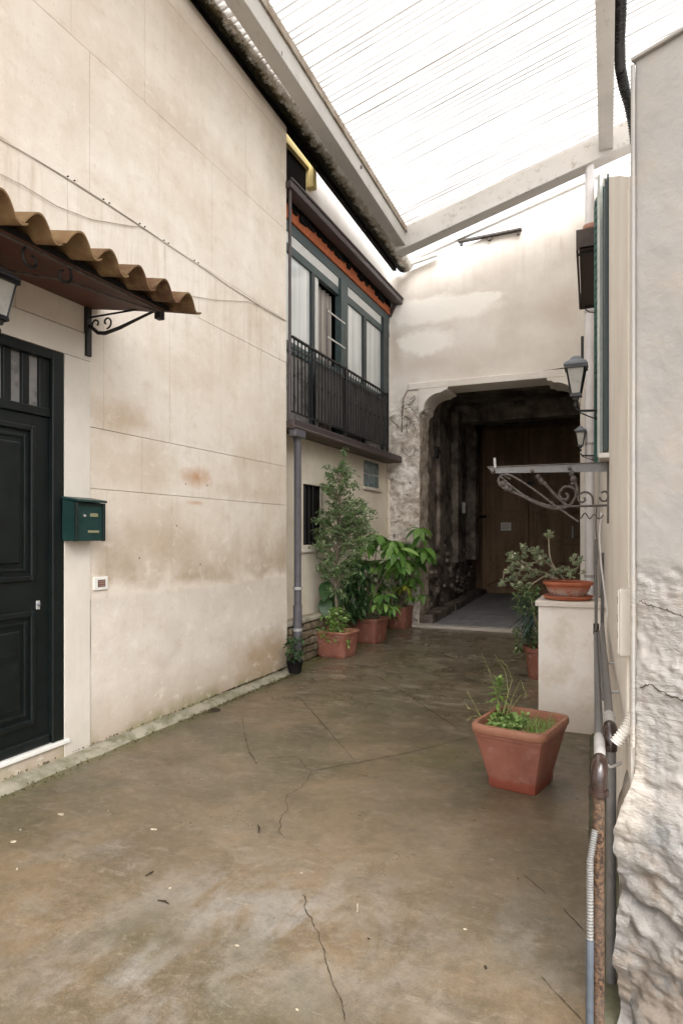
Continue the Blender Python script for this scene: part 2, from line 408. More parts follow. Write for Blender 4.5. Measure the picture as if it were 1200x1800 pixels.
simple('shade pink', (.40, .22, .17), .8, .2, var=.2)
simple('petal', (.35, .33, .30), .8, .2)

def rust():
    k = N('rusty pipe', .8, .3)
    f = k.map(k.noise(75, 5, .7), .42, .6)
    c = k.mix(f, (.030, .018, .014), (.15, .088, .050))
    c = k.mix(k.mul(k.map(k.noise(9, 4, .6), .5, .65), .5), c, (.12, .09, .07))
    return k.out(c, .85, k.noise(75, 5, .7), .9, .006)
MT['rust'] = rust()

def terracotta(name, a, b, salt=.5, zs=None):
    k = N(name, .55, .35); x, y, z = k.xyz()
    c = k.mix(k.map(k.noise(6, 6, .65), .35, .65), a, b)
    c = k.mix(k.mul(k.map(k.noise(14, 6, .7), .55, .7), salt), c, (.50, .40, .34))
    if zs is not None:
        c = k.mix(k.mul(k.map(k.add(z, k.mul(k.noise(12, 4, .6), .05)), zs+.06, zs+.035), .8), c, (.22, .052, .030))
    MT[name] = k.out(c, k.map(k.noise(9, 4), .3, .7, .45, .65), k.noise(60, 4, .6), .2, .002); return MT[name]
terracotta('pot plastic', (.195, .072, .050), (.265, .105, .075), .16, 0.035)
terracotta('pot clay', (.215, .080, .055), (.285, .115, .08), .4)
terracotta('pot rim', (.25, .105, .065), (.34, .165, .105), .25)
terracotta('bowl clay', (.34, .10, .052), (.42, .14, .075), .15)
def bowlmat():
    k = N('limescale clay', .7, .25); x, y, z = k.xyz()
    c = k.mix(k.map(k.noise(9, 6, .65), .35, .65), (.34, .10, .052), (.42, .14, .075))
    f = k.mul(k.map(k.add(z, k.mul(k.noise(18, 5, .7), .05)), 1.085, 1.045), k.map(k.noise(22, 6, .75), .36, .5))
    c = k.mix(k.mul(f, .75), c, (.45, .40, .36)); return k.out(c, .75, k.noise(50, 4, .6), .3, .003)
MT['bowl'] = bowlmat()
def tilemat():
    k = N('ochre clay tile', .8, .2)
    c = k.mix(k.map(k.rnd(), .2, .9), (.17, .10, .050), (.10, .050, .030))
    c = k.mix(k.mul(k.map(k.noise(16, 6, .7), .45, .65), .6), c, (.23, .165, .075))
    c = k.mix(k.mul(k.map(k.noise(8, 6, .7), .55, .7), .5), c, (.12, .08, .05))
    return k.out(c, .85, k.noise(50, 4, .6), .5, .004)
MT['tile'] = tilemat()
def leafmat(name, a, b, c2=None, rough=.4, isl=False, trans=.25):
    k = N(name, rough, .45)
    f = k.island() if isl else k.rnd()
    c = k.mix(f, a, b)
    if c2: c = k.mix(k.map(k.math('FRACT', k.mul(f, 7.3)), .72, .95), c, c2)
    c = k.mix(k.mul(k.map(k.noise(25, 3, .5), .4, .7), .3), c, tuple(x*.6 for x in a))
    m = k.out(c, rough)
    tr = k.n.new('ShaderNodeBsdfTranslucent'); k._in(tr.inputs[0], k.mix(.5, c, b))
    mx = k.n.new('ShaderNodeMixShader'); mx.inputs[0].default_value = trans
    k.l.new(k.b.outputs[0], mx.inputs[1]); k.l.new(tr.outputs[0], mx.inputs[2]); k.l.new(mx.outputs[0], k.n['Material Output'].inputs[0])
    MT[name] = m; return m
leafmat('ficus leaf', (.085, .145, .055), (.21, .32, .13), (.40, .48, .27), isl=True)
leafmat('umbrella leaf', (.07, .17, .035), (.19, .36, .07), (.30, .47, .13))
leafmat('dark leaf', (.025, .06, .022), (.06, .13, .045), (.10, .18, .065), isl=True)
leafmat('yellow leaf', (.30, .33, .045), (.18, .27, .05), (.36, .33, .04))
leafmat('fresh leaf', (.14, .25, .05), (.25, .38, .10), (.30, .42, .16), isl=True)
leafmat('succulent leaf', (.20, .25, .14), (.36, .41, .26), (.48, .46, .34), isl=True, rough=.35)
leafmat('blue leaf', (.020, .055, .045), (.05, .11, .085), (.09, .17, .12), isl=True)
leafmat('moss', (.05, .045, .012), (.12, .10, .03), (.02, .02, .01), isl=True, rough=.9)
leafmat('dry stem', (.30, .32, .12), (.38, .38, .16), None, isl=True)

def sheet_mat():
    k = N('fibreglass sheet', .6, .3); x, y, z = k.xyz()
    st = k.map(k.noise(2.2, 5, .6, k.vec((.35, 13, .35))), .5, .72)
    dirt = k.map(k.noise(1.2, 6, .7, k.vec((.5, 4, .5), (4, 0, 0))), .52, .72)
    edge = k.mul(k.map(k.add(x, k.mul(k.noise(5, 5, .7, k.vec((.4, 6, .4))), .9)), -2.2, -2.6), 1)
    fare = k.mul(k.map(y, 8.35, 8.95), k.map(k.noise(2.6, 5, .7, k.vec((.4, 8, .4))), .42, .6))
    sy = k.math('SINE', k.mul(y, 2*math.pi/.076))
    ln = k.mul(k.map(sy, -.25, -.75), k.map(k.noise(3, 4, .6, k.vec((.25, 6, .25), (0, 3, 0))), .35, .65, .5, 1.))  # dirt lines in the valleys, painted darker to bring out the rib shading
    f2 = k.mx(k.mx(k.mul(st, .18), k.mul(dirt, .4)), k.mx(k.mul(edge, .5), k.mul(fare, .8)))
    col = k.mix(f2, k.mix(ln, (.90, .88, .845), (.14, .13, .115)), (.20, .155, .115))
    tr = k.n.new('ShaderNodeBsdfTranslucent'); df = k.n.new('ShaderNodeBsdfDiffuse')
    k._in(tr.inputs[0], col); k._in(df.inputs[0], col)
    mx = k.n.new('ShaderNodeMixShader'); mx.inputs[0].default_value = .20
    k.l.new(tr.outputs[0], mx.inputs[1]); k.l.new(df.outputs[0], mx.inputs[2]); k.l.new(mx.outputs[0], k.n['Material Output'].inputs[0])
    return k.m
MT['sheet'] = sheet_mat()
def beam_mat(name, a, dirt, th):
    k = N(name, .6, .3)
    c = k.mix(k.map(k.noise(3, 5, .6), .35, .65), tuple(q*.9 for q in a), a)
    c = k.mix(k.mul(k.map(k.noise(5, 7, .72, k.vec((2, 1, 2))), *th), .75), c, dirt)
    MT[name] = k.out(c, .6, k.noise(30, 4, .6), .25, .004); return MT[name]
beam_mat('beam grey', (.52, .50, .475), (.26, .20, .14), (.58, .72))
beam_mat('beam white', (.64, .615, .585), (.30, .25, .19), (.56, .7))
beam_mat('beam rotten', (.40, .35, .29), (.17, .10, .05), (.42, .6))
def gut_mat():
    k = N('mouldy gutter', .75, .2); x, y, z = k.xyz()
    f = k.map(k.add(x, k.mul(k.add(k.noise(9, 7, .75), -.5), .32)), -3.075, -3.13)
    c = k.mix(f, (.78, .76, .72), (.010, .010, .006))
    e = k.band(k.add(x, k.mul(k.add(k.noise(6, 7, .75), -.5), .32)), -3.13, -3.09, -3.06, -3.02)
    c = k.mix(k.mul(e, .55), c, (.20, .15, .07))
    return k.out(c, .8, k.noise(40, 5, .7), .8, .01)
MT['gutter mould'] = gut_mat()
def wood(name, a, b, v):
    k = N(name, .65, .3)
    g = k.noise(6, 5, .6, k.vec(v))
    c = k.mix(k.map(g, .35, .65), a, b); MT[name] = k.out(c, .6, g, .3, .004); return MT[name]
wood('gate wood', (.16, .095, .05), (.27, .165, .09), (1, 1, .12))
wood('gate wood dark', (.10, .052, .03), (.17, .095, .05), (1, 1, .12))
def curtain():
    k = N('curtain', .9, .1)
    g = k.noise(5, 4, .5, k.vec((1, 6, .1)))
    c = k.mix(k.map(g, .35, .65), (.16, .14, .125), (.36, .325, .29)); return k.out(c, .9)
MT['curtain'] = curtain()
def pane():
    k = N('window pane', .08, .6)
    c = k.mix(k.map(k.noise(1.6, 4, .5, k.vec((1, 5.5, .25))), .38, .62), (.48, .51, .50), (.66, .665, .64)); return k.out(c, .12)
MT['pane'] = pane()

# ------------------------------------------------------------------ ground
def gz(x, y): return .006*nz((x, y, 0), .6, 3)
g = grid(lambda a, b: (-6+11*a, -6+16.0*b, gz(-6+11*a, -6+16.0*b)), 110, 160)
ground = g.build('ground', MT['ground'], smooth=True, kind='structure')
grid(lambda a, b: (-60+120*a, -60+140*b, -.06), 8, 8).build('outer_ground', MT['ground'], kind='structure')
tf = MB().box((-3.5, 10.04, -.2), (-.3, 16.2, .035)).build('tunnel_floor', MT['tunnel paving'], bevel=.006, kind='structure')
for i in range(9):
    for j in range(5):
        y0 = 10.06+i*.65; x0 = -3.34+j*.6+(.3 if i % 2 else 0)
        MB().box((x0+.006, y0+.006, .02), (min(x0+.594, -.32), y0+.644, .04+.003*random.random())).build('paving_slab', MT['tunnel paving'], tf, bevel=.004)
MB().box((-3.1, 9.86, -.1), (-.42, 10.05, .042)).build('threshold_stone', MT['stone slab'], bevel=.01, kind='structure')

def crack(pts, w, mat, seg=9, jit=.012):
    vs = []; path = []
    for a, b in zip(pts[:-1], pts[1:]):
        for t in range(seg): path.append(a.lerp(b, t/seg))
    path.append(pts[-1]); n = len(path)
    out = []
    for i, p in enumerate(path):
        d = (path[min(i+1, n-1)]-path[max(i-1, 0)]); d.z = 0; d.normalize(); s_ = Vector((-d.y, d.x, 0))
        if 0 < i < n-1: p = p+s_*(jit*2.2*nz((p.x*3, p.y*3, 2), 1, 3)+jit*1.2*nz((p.x*14, p.y*14, 7), 1, 3))
        ww = w*(.35+.65*random.random())*(.3 if i in (0, n-1) else 1)
        out.append((p, s_, ww))
    m = MB()
    for p, s_, ww in out:
        for k in (-1, 1):
            q = p+s_*ww*.5*k; vs.append((q.x, q.y, gz(q.x, q.y)+.003))
    m.add(vs, [(2*i, 2*i+1, 2*i+3, 2*i+2) for i in range(n-1)])
    return m.build('floor_crack', mat, ground)
def G(*pp): return [P(x, y, Z=0) for x, y in pp]
crack(G((525, 1333), (545, 1357), (530, 1385), (510, 1398), (505, 1425), (490, 1440), (487, 1460), (496, 1475)), .0042, MT['crack'])
crack(G((530, 1575), (542, 1610), (560, 1645), (572, 1672), (582, 1720), (598, 1765), (604, 1800)), .0045, MT['crack'])
crack(G((525, 1228), (560, 1265), (625, 1340)), .008, MT['floor joint'], jit=.002)
crack(G((438, 1322), (452, 1344)), .006, MT['crack'], jit=.002)
crack(G((545, 1357), (620, 1343), (725, 1322), (830, 1296)), .008, MT['floor joint'], jit=.004)
crack(G((470, 1334), (525, 1330)), .007, MT['floor joint'], jit=.003)
crack(G((655, 1185), (720, 1225), (805, 1282)), .010, MT['floor joint'], jit=.002)
crack(G((425, 1262), (432, 1300), (438, 1322)), .006, MT['floor joint'], jit=.002)
crack(G((920, 1540), (960, 1575)), .005, MT['floor joint'], jit=.003)
crack(G((990, 1600), (1030, 1642)), .005, MT['floor joint'], jit=.003)
crack(G((950, 1720), (985, 1760), (1025, 1800)), .004, MT['floor joint'], jit=.003)
# litter on the floor
def flake(px, py, s, mat, label, n=7, thick=.003, name='litter_flake', asp=.5, cat='litter', ang=None):
    c = P(px, py, Z=0); a0 = random.random()*3 if ang is None else ang; ring = []
    for k in range(n):
        th = 2*math.pi*k/n; r = s*random.uniform(.6, 1.1)
        x, y = r*math.cos(th), r*asp*math.sin(th)
        ring.append((x*math.cos(a0)-y*math.sin(a0), x*math.sin(a0)+y*math.cos(a0)))
    z0 = gz(c.x, c.y)+.001
    m = MB().loft([[(c.x+x, c.y+y, z0) for x, y in ring], [(c.x+x*.85, c.y+y*.85, z0+thick) for x, y in ring]], True, True)
    return tag(m.build(name, mat), label, cat)
L_, D_ = MT['debris light'], MT['debris dark']
flake(375, 1251, .07, D_, 'dark clump of leaf litter on the floor beside the mossy left kerb', 11, .018, 'litter_clump', .55, 'litter', 1.1)
flake(270, 1458, .022, L_, 'largest pale plaster flake, lying alone mid floor left of the long crack')
flake(108, 1433, .026, L_, 'long pale flake on the damp floor nearest the kerb on the left')
flake(23, 1481, .019, L_, 'pale roundish flake at the left edge of the floor')
flake(36, 1460, .008, L_, 'tiny pale flake above the roundish one by the left edge')
flake(30, 1528, .011, L_, 'small pale flake on the dark stained patch at far left')
flake(190, 1427, .008, L_, 'tiny pale speck of plaster between door step and mid floor')
flake(299, 1561, .009, L_, 'small pale flake beside the two dark twigs on the floor')
flake(530, 1537, .009, L_, 'small white chip just above the lower floor crack')
flake(416, 1664, .009, L_, 'small white chip on the grey patch at lower left centre')
flake(522, 1777, .008, L_, 'tiny white chip near the bottom edge beside the crack')
flake(817, 1636, .011, L_, 'pale round chip on the brown floor at lower centre right')
flake(853, 1703, .014, D_, 'dark leaf scrap on the floor at the lower right')
flake(648, 1652, .006, D_, 'dark speck left of its twin in the middle of the lower floor')
flake(910, 1547, .006, D_, 'dark speck below the big planter in the middle distance')
for (a, b, lb) in (((255, 1540), (270, 1532), 'upper of two thin dark twigs on the floor at left'), ((277, 1583), (297, 1590), 'lower of two thin dark twigs on the floor at left'), ((453, 1450), (454, 1465), 'short dark twig lying left of the winding floor crack')):
    A, B = P(*a, Z=.004), P(*b, Z=.004)
    tag(MB().tube([A, (A+B)/2+Vector((.006, .004, .003)), B], [.002, .004, .0015], 6).build('twig', D_), lb, 'twig')
A, B = P(628, 1590, Z=.006), P(628, 1603, Z=.006)
tag(MB().tube([A, B], .003, 6).build('cigarette_end', L_), 'short white stub lying upright in view on the brown centre floor', 'cigarette end')

# left kerb: uneven strip with moss
def kerb(a, b):
    y = -5+11.3*b; w = .085+.02*nz((0, y, 0), 2.2, 3); h = .035+.008*nz((3, y, 0), 3, 3)
    prof = [(-3.30, h+.012), (-3.25, h+.006), (-3.25+w*.55, h), (-3.25+w*.85, h*.8), (-3.25+w, .012), (-3.25+w+.05, -.02)]
    i = min(5, int(round(a*5))); x, z = prof[i]
    return (x+.006*nz((x*9, y*9, 0), 1, 3), y, z+.004*nz((x*20, y*12, 1), 1, 3))
kerb_o = grid(kerb, 5, 450).build('kerb', MT['curb stone'], smooth=True, kind='structure')

# moss tufts along the kerb (uncountable)
def tufts(name, pts, size, mat, n, parent=None):
    m = MB()
    for i in range(n):
        c = pts(i); 
        for k in range(4):
            th = random.random()*6.28; L = size*random.uniform(.5, 1.3); w = size*.22
            d = Vector((math.cos(th), math.sin(th), random.uniform(.3, 1.4))).normalized()*L
            s_ = Vector((-math.sin(th), math.cos(th), 0))*w
            m.add([c-s_, c+s_, c+d], [(0, 1, 2)])
    return m.build(name, mat, parent, kind='stuff')
def mp(i):
    y = random.choice((random.uniform(4.1, 6.2), random.uniform(5, 6.2), random.uniform(2.2, 6.2)))
    x = random.choice((-3.245+abs(random.gauss(0, .012)), -3.10+random.gauss(0, .02)))
    return Vector((x, y, .05 if x < -3.15 else .012))
mo = tufts('moss', mp, .016, MT['moss'], 900)
tag(mo, 'green and brown moss growing along the kerb at the foot of the left wall', 'moss')

# ------------------------------------------------------------------ left house
WX = -3.25
lh = thing('rendered_house', 'tall cream house front scored into large blocks, with a dark green door', 'house', (WX, 3, 0))
MB().box((-3.9, -6, -.1), (WX-.018, 1.85, 6.0)).build('wall', MT['wall_left'], lh)
MB().box((-3.9, 3.2, -.1), (WX-.018, 6.14, 6.0)).build('wall', MT['wall_left'], lh)
MB().box((-3.9, 1.85, 2.65), (WX-.018, 3.2, 6.0)).build('wall', MT['wall_left'], lh)
MB().box((-3.9, 1.85, -.1), (WX-.018, 3.2, .14)).build('wall', MT['wall_left'], lh)
# plinth course: one piece of lumpy plaster
def plin(y0, y1):
    n = int((y1-y0)/.05)
    def fn(a, b):
        y = y0+(y1-y0)*a; z = -.05+1.072*b
        return (WX+.006+.010*nz((0, y, z), 1.3, 4)*(1 if b < .97 else .35), y, z+(.016*nz((0, y*3, 5), 1, 4) if b > .97 else 0))
    return grid(fn, n, 22)
plin(3.355, 6.14).build('plinth', MT['wall_left'], lh, smooth=True)
plin(-6, 1.78).build('plinth', MT['wall_left'], lh, smooth=True)
rows = [1.012, 1.76, 2.17, 3.27, 3.72, 4.67, 5.62, 6.05]
offs = [3.51, 3.87, 3.48, 3.87, 3.35, 3.9, 3.5]
G_ = .0045
for r in range(7):
    z0, z1 = rows[r], rows[r+1]; G_ = .0036 if r < 3 else .0026
    ys = sorted([offs[r]+.71*k for k in range(-14, 6)])
    for a, b in zip(ys[:-1], ys[1:]):
        b = min(b, 6.14); a = max(a, -6)
        if b-a < .04: continue
        segs = [(a, b, z0, z1)]
        if z0 < 2.78:  # leave the surround free
            out = []
            for (p, q, s0, s1) in segs:
                if q <= 1.78 or p >= 3.352: out.append((p, q, s0, s1)); continue
                if p < 1.78: out.append((p, 1.78, s0, s1))
                if q > 3.352: out.append((3.352, q, s0, s1))
                if s1 > 2.78: out.append((max(p, 1.78), min(q, 3.352), 2.78, s1))
            segs = out
        for (p, q, s0, s1) in segs:
            if q-p < .02: continue
            t = WX+random.uniform(-.0008, .0012)
            MB().box((WX-.02, p+G_/2, s0+G_/2), (t, q-G_/2, s1-G_/2)).build('block', MT['wall_left'], lh, bevel=.0016)
# door surround
MB().box((WX-.1, 3.13, -.02), (WX+.008, 3.348, 2.6)).build('door_surround', MT['surround'], lh, bevel=.003)
MB().box((WX-.1, 1.78, 2.602), (WX+.008, 3.348, 2.776)).build('door_surround', MT['surround'], lh, bevel=.003)
MB().box((WX-.1, 1.78, -.02), (WX+.008, 1.93, 2.6)).build('door_surround', MT['surround'], lh, bevel=.003)
MB().box((WX-.2, 1.90, .125), (WX+.022, 3.16, .15)).build('door_sill', MT['white plastic'], lh, bevel=.003)
MB().box((WX-.1, 1.93, -.02), (WX+.004, 3.13, .123)).build('step_face', MT['wall_left'], lh)
dg = MT['door green']
DX = WX-.035
door = MB().box((DX-.06, 2.02, .152), (DX, 3.04, 2.18)).build('door', dg, lh, bevel=.003)
MB().box((DX-.02, 3.04, .152), (WX+.004, 3.13, 2.6)).box((DX-.02, 1.93, .152), (WX+.004, 2.02, 2.6)).box((DX-.02, 2.02, 2.54), (WX+.004, 3.04, 2.6)).build('frame', dg, door, bevel=.006)
MB().box((DX-.03, 2.02, 2.18), (DX+.02, 3.04, 2.235)).build('transom_rail', dg, door, bevel=.006)
yb = [P(x, 660, X=DX).y for x in (18, 30, 50, 62, 87)]   # measured glazing bars
pw = .075; pitch = .128
y = 2.965
panes_y = []
while y-pw > 2.03:
    panes_y.append((y-pw, y)); y -= pitch
prev = 3.04
for a, b in panes_y:
    MB().box((DX-.03, b, 2.235), (DX+.01, prev, 2.54)).build('glazing_bar', dg, door, bevel=.004)
    MB().box((DX-.022, a, 2.235), (DX-.012, b, 2.54)).build('pane', MT['grime glass'], door)
    prev = a
MB().box((DX-.03, 2.02, 2.235), (DX+.01, prev, 2.54)).build('glazing_bar', dg, door, bevel=.004)
def mould(y0, y1, z0, z1, x, w, t):
    m = MB()
    m.box((x, y0, z0), (x+t, y0+w, z1)); m.box((x, y1-w, z0), (x+t, y1, z1))
    m.box((x, y0+w, z0), (x+t, y1-w, z0+w)); m.box((x, y0+w, z1-w), (x+t, y1-w, z1)); return m
for (z0, z1) in ((1.17, 2.11), (.30, .99)):
    mould(2.13, 2.93, z0, z1, DX, .035, .022).build('panel_moulding', dg, door, bevel=.007)
    mould(2.19, 2.87, z0+.06, z1-.06, DX, .02, .012).build('panel_moulding', dg, door, bevel=.004)
    MB().box((DX, 2.24, z0+.11), (DX+.016, 2.82, z1-.11)).build('panel', dg, door, bevel=.012)
hp = P(68, 1063, X=DX+.01)
MB().box((DX, hp.y-.014, hp.z-.03), (DX+.008, hp.y+.014, hp.z+.025)).build('lock_plate', MT['galvanised'], door, bevel=.004)
MB().lathe([(.008, 0), (.009, .012), (.004, .016)], (0, 0, 0), 12).build('lock_cylinder', MT['lantern top'], door)
o = bpy.data.objects[-1] if False else None
for o in [c for c in door.children if c.name.startswith('lock_cylinder')]:
    for v in o.data.vertices:
        x, y_, z = v.co; v.co = (DX+.008+z, hp.y+x, hp.z+y_)
MB().box((DX+.0, 2.03, .152), (DX+.028, 3.03, .215)).build('weather_bar', dg, door, bevel=.01)
# two holes left by an old fitting, small hooks
for (px, py) in ((326, 851), (364, 853), (245, 981), (352, 992), (277, 1203), (310, 924)):
    c = P(px, py, X=WX); MB().tube([(WX-.004, c.y, c.z), (WX+.002, c.y, c.z)], .006, 8).build('wall_plug', MT['debris dark'], lh)
# old arched rusty mark is in the material; cable along the string course
cab = []
for px, py in ((-20, 230), (60, 276), (125, 317), (187, 357), (250, 398), (292, 427), (345, 462), (400, 500), (450, 532), (502, 562)):
    q = P(px, py, X=WX+.008); cab.append(q+Vector((0, 0, random.uniform(-.006, .006))))
t = thing('wall_cable', 'beige cable clipped along the left wall, running level to its far corner', 'cable', cab[3])
MB().tube(cab, .0045, 6).build('cable', MT['surround'], t, smooth=True)
for i in (2, 3, 4, 5, 6):
    for dy in (-.025, .03):
        p = cab[i]; MB().tube([(WX, p.y+dy, p.z+.012), (WX+.012, p.y+dy, p.z+.012)], .005, 6).build('cable_clip', MT['debris dark'], t)
cab = [P(px, py, X=WX+.012) for px, py in ((-10, 300), (40, 325), (100, 362), (160, 385), (230, 397), (250, 398))]
tag(MB().tube(cab, .0028, 6).build('wall_cable', MT['rough stone'], smooth=True), 'thin dark wire sagging above the tiled awning to meet the beige cable', 'cable')
cab = [P(px, py, X=WX+.012) for px, py in ((262, 497), (290, 510), (330, 519), (380, 527), (440, 530), (500, 562))]
tag(MB().tube(cab, .0025, 6).build('wall_cable', MT['rough stone'], smooth=True), 'thin dark wire sagging from behind the awning to the left wall corner', 'cable')

# ------------------------------------------------------------------ tiled awning over the door
aw = thing('door_awning', 'small awning of ochre clay tiles on iron brackets over the dark green door', 'awning', (WX, 2.5, 2.95))
AY0, AY1 = 1.35, 3.36
def az(x): return 2.955-(x-WX)*.165
MB().prism([(WX, AY0, az(WX)), (-2.60, AY0, az(-2.60)), (-2.60, AY0, az(-2.60)+.022), (WX, AY0, az(WX)+.022)], (0, AY1-AY0, 0)).build('soffit', MT['soffit wood'], aw, bevel=.003)
for i in range(5):
    y0 = AY0+.02+i*(AY1-AY0-.08)/4
    MB().prism([(WX, y0, az(WX)+.023), (-2.62, y0, az(-2.62)+.023), (-2.62, y0, az(-2.62)+.032), (WX, y0, az(WX)+.032)], (0, .04, 0)).build('rafter', MT['soffit wood'], aw)
def tile(L=.46, W=.228, h=.078, th=.009, nx=18):
    m = MB(); rings = []
    prof = []
    for k in range(nx+1):
        a = k/nx; y = W*(a-.06)
        z = h*math.sin(math.pi*min(1, a/.72)) if a < .72 else -.014*math.sin(math.pi*(a-.72)/.28)
        prof.append((y, z))
    ring = [(y, z) for y, z in prof]+[(y, z+th) for y, z in reversed(prof)]
    return MB().loft([[(x, y, z+(-x*.03)) for y, z in ring] for x in (0, L*.5, L)], True, True)
tm = tile().build('tile', MT['tile'], aw, smooth=True)
tile_me = tm.data; bpy.data.objects.remove(tm)
sl_ = math.atan(.165)
for c in range(10):
    for r in range(3):
        yy = AY1-.14-c*.217; xx = -2.42-.46-r*.34+(.0)
        if xx < WX: L = 1
        z = az(xx)+.030+.004*r
        M = Matrix.Translation((max(xx, WX+.001)+(random.uniform(-.018, .018) if r == 0 else 0), yy+random.uniform(-.005, .005), z if xx >= WX else az(WX)+.05))@Matrix.Rotation(sl_+random.uniform(-.01, .01), 4, 'Y')@Matrix.Rotation(random.uniform(-.03, .03), 4, 'Z')@Matrix.Rotation(random.uniform(-.05, .05), 4, 'X')@Matrix.Diagonal((1 if r < 2 else .5, 1, 1, 1))
        inst(bpy.data.objects.get('x') or type('o', (), {'data': tile_me, 'name': 'tile'}), aw, M, 'tile')
def scroll(c, r0, r1, a0, a1, ux, uz, n=22):
    """spiral in the plane of unit vectors ux,uz"""
    return [Vector(c)+ux*((r0+(r1-r0)*k/n)*math.cos(a0+(a1-a0)*k/n))+uz*((r0+(r1-r0)*k/n)*math.sin(a0+(a1-a0)*k/n)) for k in range(n+1)]
EX, EY, EZ = Vector((1, 0, 0)), Vector((0, 1, 0)), Vector((0, 0, 1))
for yy in (3.32, 1.5):
    br = MB().box((WX, yy-.022, 2.63), (WX+.028, yy+.022, az(WX)-.001)).build('bracket', MT['iron'], aw, bevel=.003)
    MB().box((WX+.028, yy-.015, 2.885), (-2.66, yy+.015, 2.9-.035+.02), 0).build('bracket_arm', MT['iron'], br)
    q = [(WX+.03, yy, 2.83), (WX+.10, yy, 2.775), (WX+.16, yy, 2.765), (WX+.28, yy, 2.785), (WX+.45, yy, 2.83), (-2.66, yy, 2.865)]
    MB().tube(q, [.012, .013, .013, .012, .009, .008], 8).build('bracket_stay', MT['iron'], br, smooth=True)
    for cx, sg in ((WX+.085, 1), (WX+.175, -1)):
        MB().tube(scroll((cx, yy, 2.835), .042, .012, -1.57, -1.57+sg*-5.6, EX, EZ), .006, 6).build('scroll', MT['iron'], br, smooth=True)
    MB().box((-2.68, yy-.02, 2.80), (-2.635, yy+.03, 2.86)).build('bracket_tip', MT['iron'], br, bevel=.006)
MB().tube([(-2.64, AY0, 2.85), (-2.64, AY1-.03, 2.85)], .009, 8).build('front_rail', MT['worn iron'], aw)
MB().tube([(-2.66, 3.31, 2.845), (-2.85, 2.7, 2.862), (-2.92, 2.45, 2.82), (-2.88, 2.32, 2.80), (-2.8, 2.2, 2.83), (-2.7, 1.9, 2.86)], .007, 6).build('tie_rod', MT['worn iron'], aw, smooth=True)
for sy, sg in ((2.36, 1), (2.56, -1)):
    MB().tube(scroll((-2.66, sy, 2.805), .065, .014, 1.57, 1.57+sg*6.4, EY, EZ), .007, 6).build('scroll', MT['iron'], aw, smooth=True)
MB().box((-2.60, AY0, az(-2.6)-.002), (-2.585, AY1-.03, az(-2.6)+.022)).build('fascia', MT['black void'], aw)  # front edge of the soffit board, painted black for its shadow

# ------------------------------------------------------------------ lanterns
def lantern(name, c, s, label, arm, group=None):
    t = thing(name, label, 'lantern', c, group); c = Vector(c)
    def ring(r, z): return [(c.x+r*s*math.cos(a), c.y+r*s*math.sin(a), c.z+z*s) for a in [math.pi/4+math.pi/2*k for k in range(4)]]
    MB().loft([ring(.055, -.125), ring(.105, .10)], False, False).build('lantern_glass', MT['lantern glass'], t)
    b = MB()
    for a in [math.pi/4+math.pi/2*k for k in range(4)]:
        b.tube([(c.x+.056*s*math.cos(a), c.y+.056*s*math.sin(a), c.z-.125*s), (c.x+.108*s*math.cos(a), c.y+.108*s*math.sin(a), c.z+.10*s)], .008*s, 4)
    b.loft([ring(.07, -.15), ring(.064, -.12)], True, True)
    b.loft([ring(.03, -.18), ring(.04, -.15)], True, True)
    b.loft([ring(.135, .095), ring(.135, .125)], True, True).build('lantern_frame', MT['lantern black'], t)
    MB().loft([ring(.145, .125), ring(.125, .15), ring(.075, .175), ring(.05, .20), ring(.02, .215)], True, True).build('lantern_cap', MT['lantern top'], t, bevel=.003)
    MB().lathe([(.018*s, 0), (.022*s, .02*s), (.008*s, .05*s)], (c.x, c.y, c.z-.235*s+0), 10).build('finial', MT['lantern black'], t)
    MB().lathe([(.02*s, -.08*s), (.028*s, -.04*s), (.024*s, .02*s), (.008*s, .05*s)], (c.x, c.y, c.z), 10).build('bulb', MT['paper'], t)
    arm(t, c)
    return t
def arm_left(t, c):
    MB().tube([(WX, c.y, c.z-.02), (WX+.1, c.y, c.z+.12), (c.x-.02, c.y, c.z+.29), (c.x, c.y, c.z+.26), (c.x, c.y, c.z+.2)], .009, 8).build('arm', MT['iron'], t, smooth=True)
    MB().box((WX, c.y-.03, c.z-.1), (WX+.02, c.y+.03, c.z+.04)).build('wall_plate', MT['iron'], t, bevel=.006)
lantern('wall_lantern', P(-4, 522, X=-2.98), .80, 'black wall lantern hanging under the tiled awning by the green door', arm_left)

# ------------------------------------------------------------------ mailbox, door bell
y0, y1 = 3.105, 3.352
mb = thing('mailbox', 'dark green metal mailbox fixed to the pale door surround', 'mailbox', (WX, 3.22, 1.41))
MB().prism([(WX+.01, y0, 1.41), (WX+.115, y0, 1.41), (WX+.115, y0, 1.655), (WX+.01, y0, 1.675)], (0, y1-y0, 0)).build('body', MT['mailbox green'], mb, bevel=.004)
MB().prism([(WX+.01, y0-.004, 1.676), (WX+.145, y0-.004, 1.657), (WX+.145, y0-.004, 1.672), (WX+.01, y0-.004, 1.694)], (0, y1-y0+.008, 0)).build('lid', MT['mailbox green'], mb, bevel=.003)
MB().box((WX+.112, y0-.003, 1.408), (WX+.132, y0+.014, 1.656)).box((WX+.112, y1-.014, 1.408), (WX+.132, y1+.003, 1.656)).build('side_lip', MT['mailbox dark'], mb, bevel=.002)
MB().box((WX+.115, y0+.02, 1.635), (WX+.118, y1-.02, 1.655)).build('posting_slot', MT['mailbox dark'], mb)
for (a, b, z0, z1) in ((3.235, 3.30, 1.565, 1.588), (3.215, 3.31, 1.462, 1.478)):
    MB().box((WX+.115, a, z0), (WX+.121, b, z1)).build('name_plate', MT['brass tag'], mb, bevel=.002)
MB().tube([(WX+.115, 3.185, 1.572), (WX+.124, 3.185, 1.572)], .008, 12).build('lock', MT['galvanised'], mb)
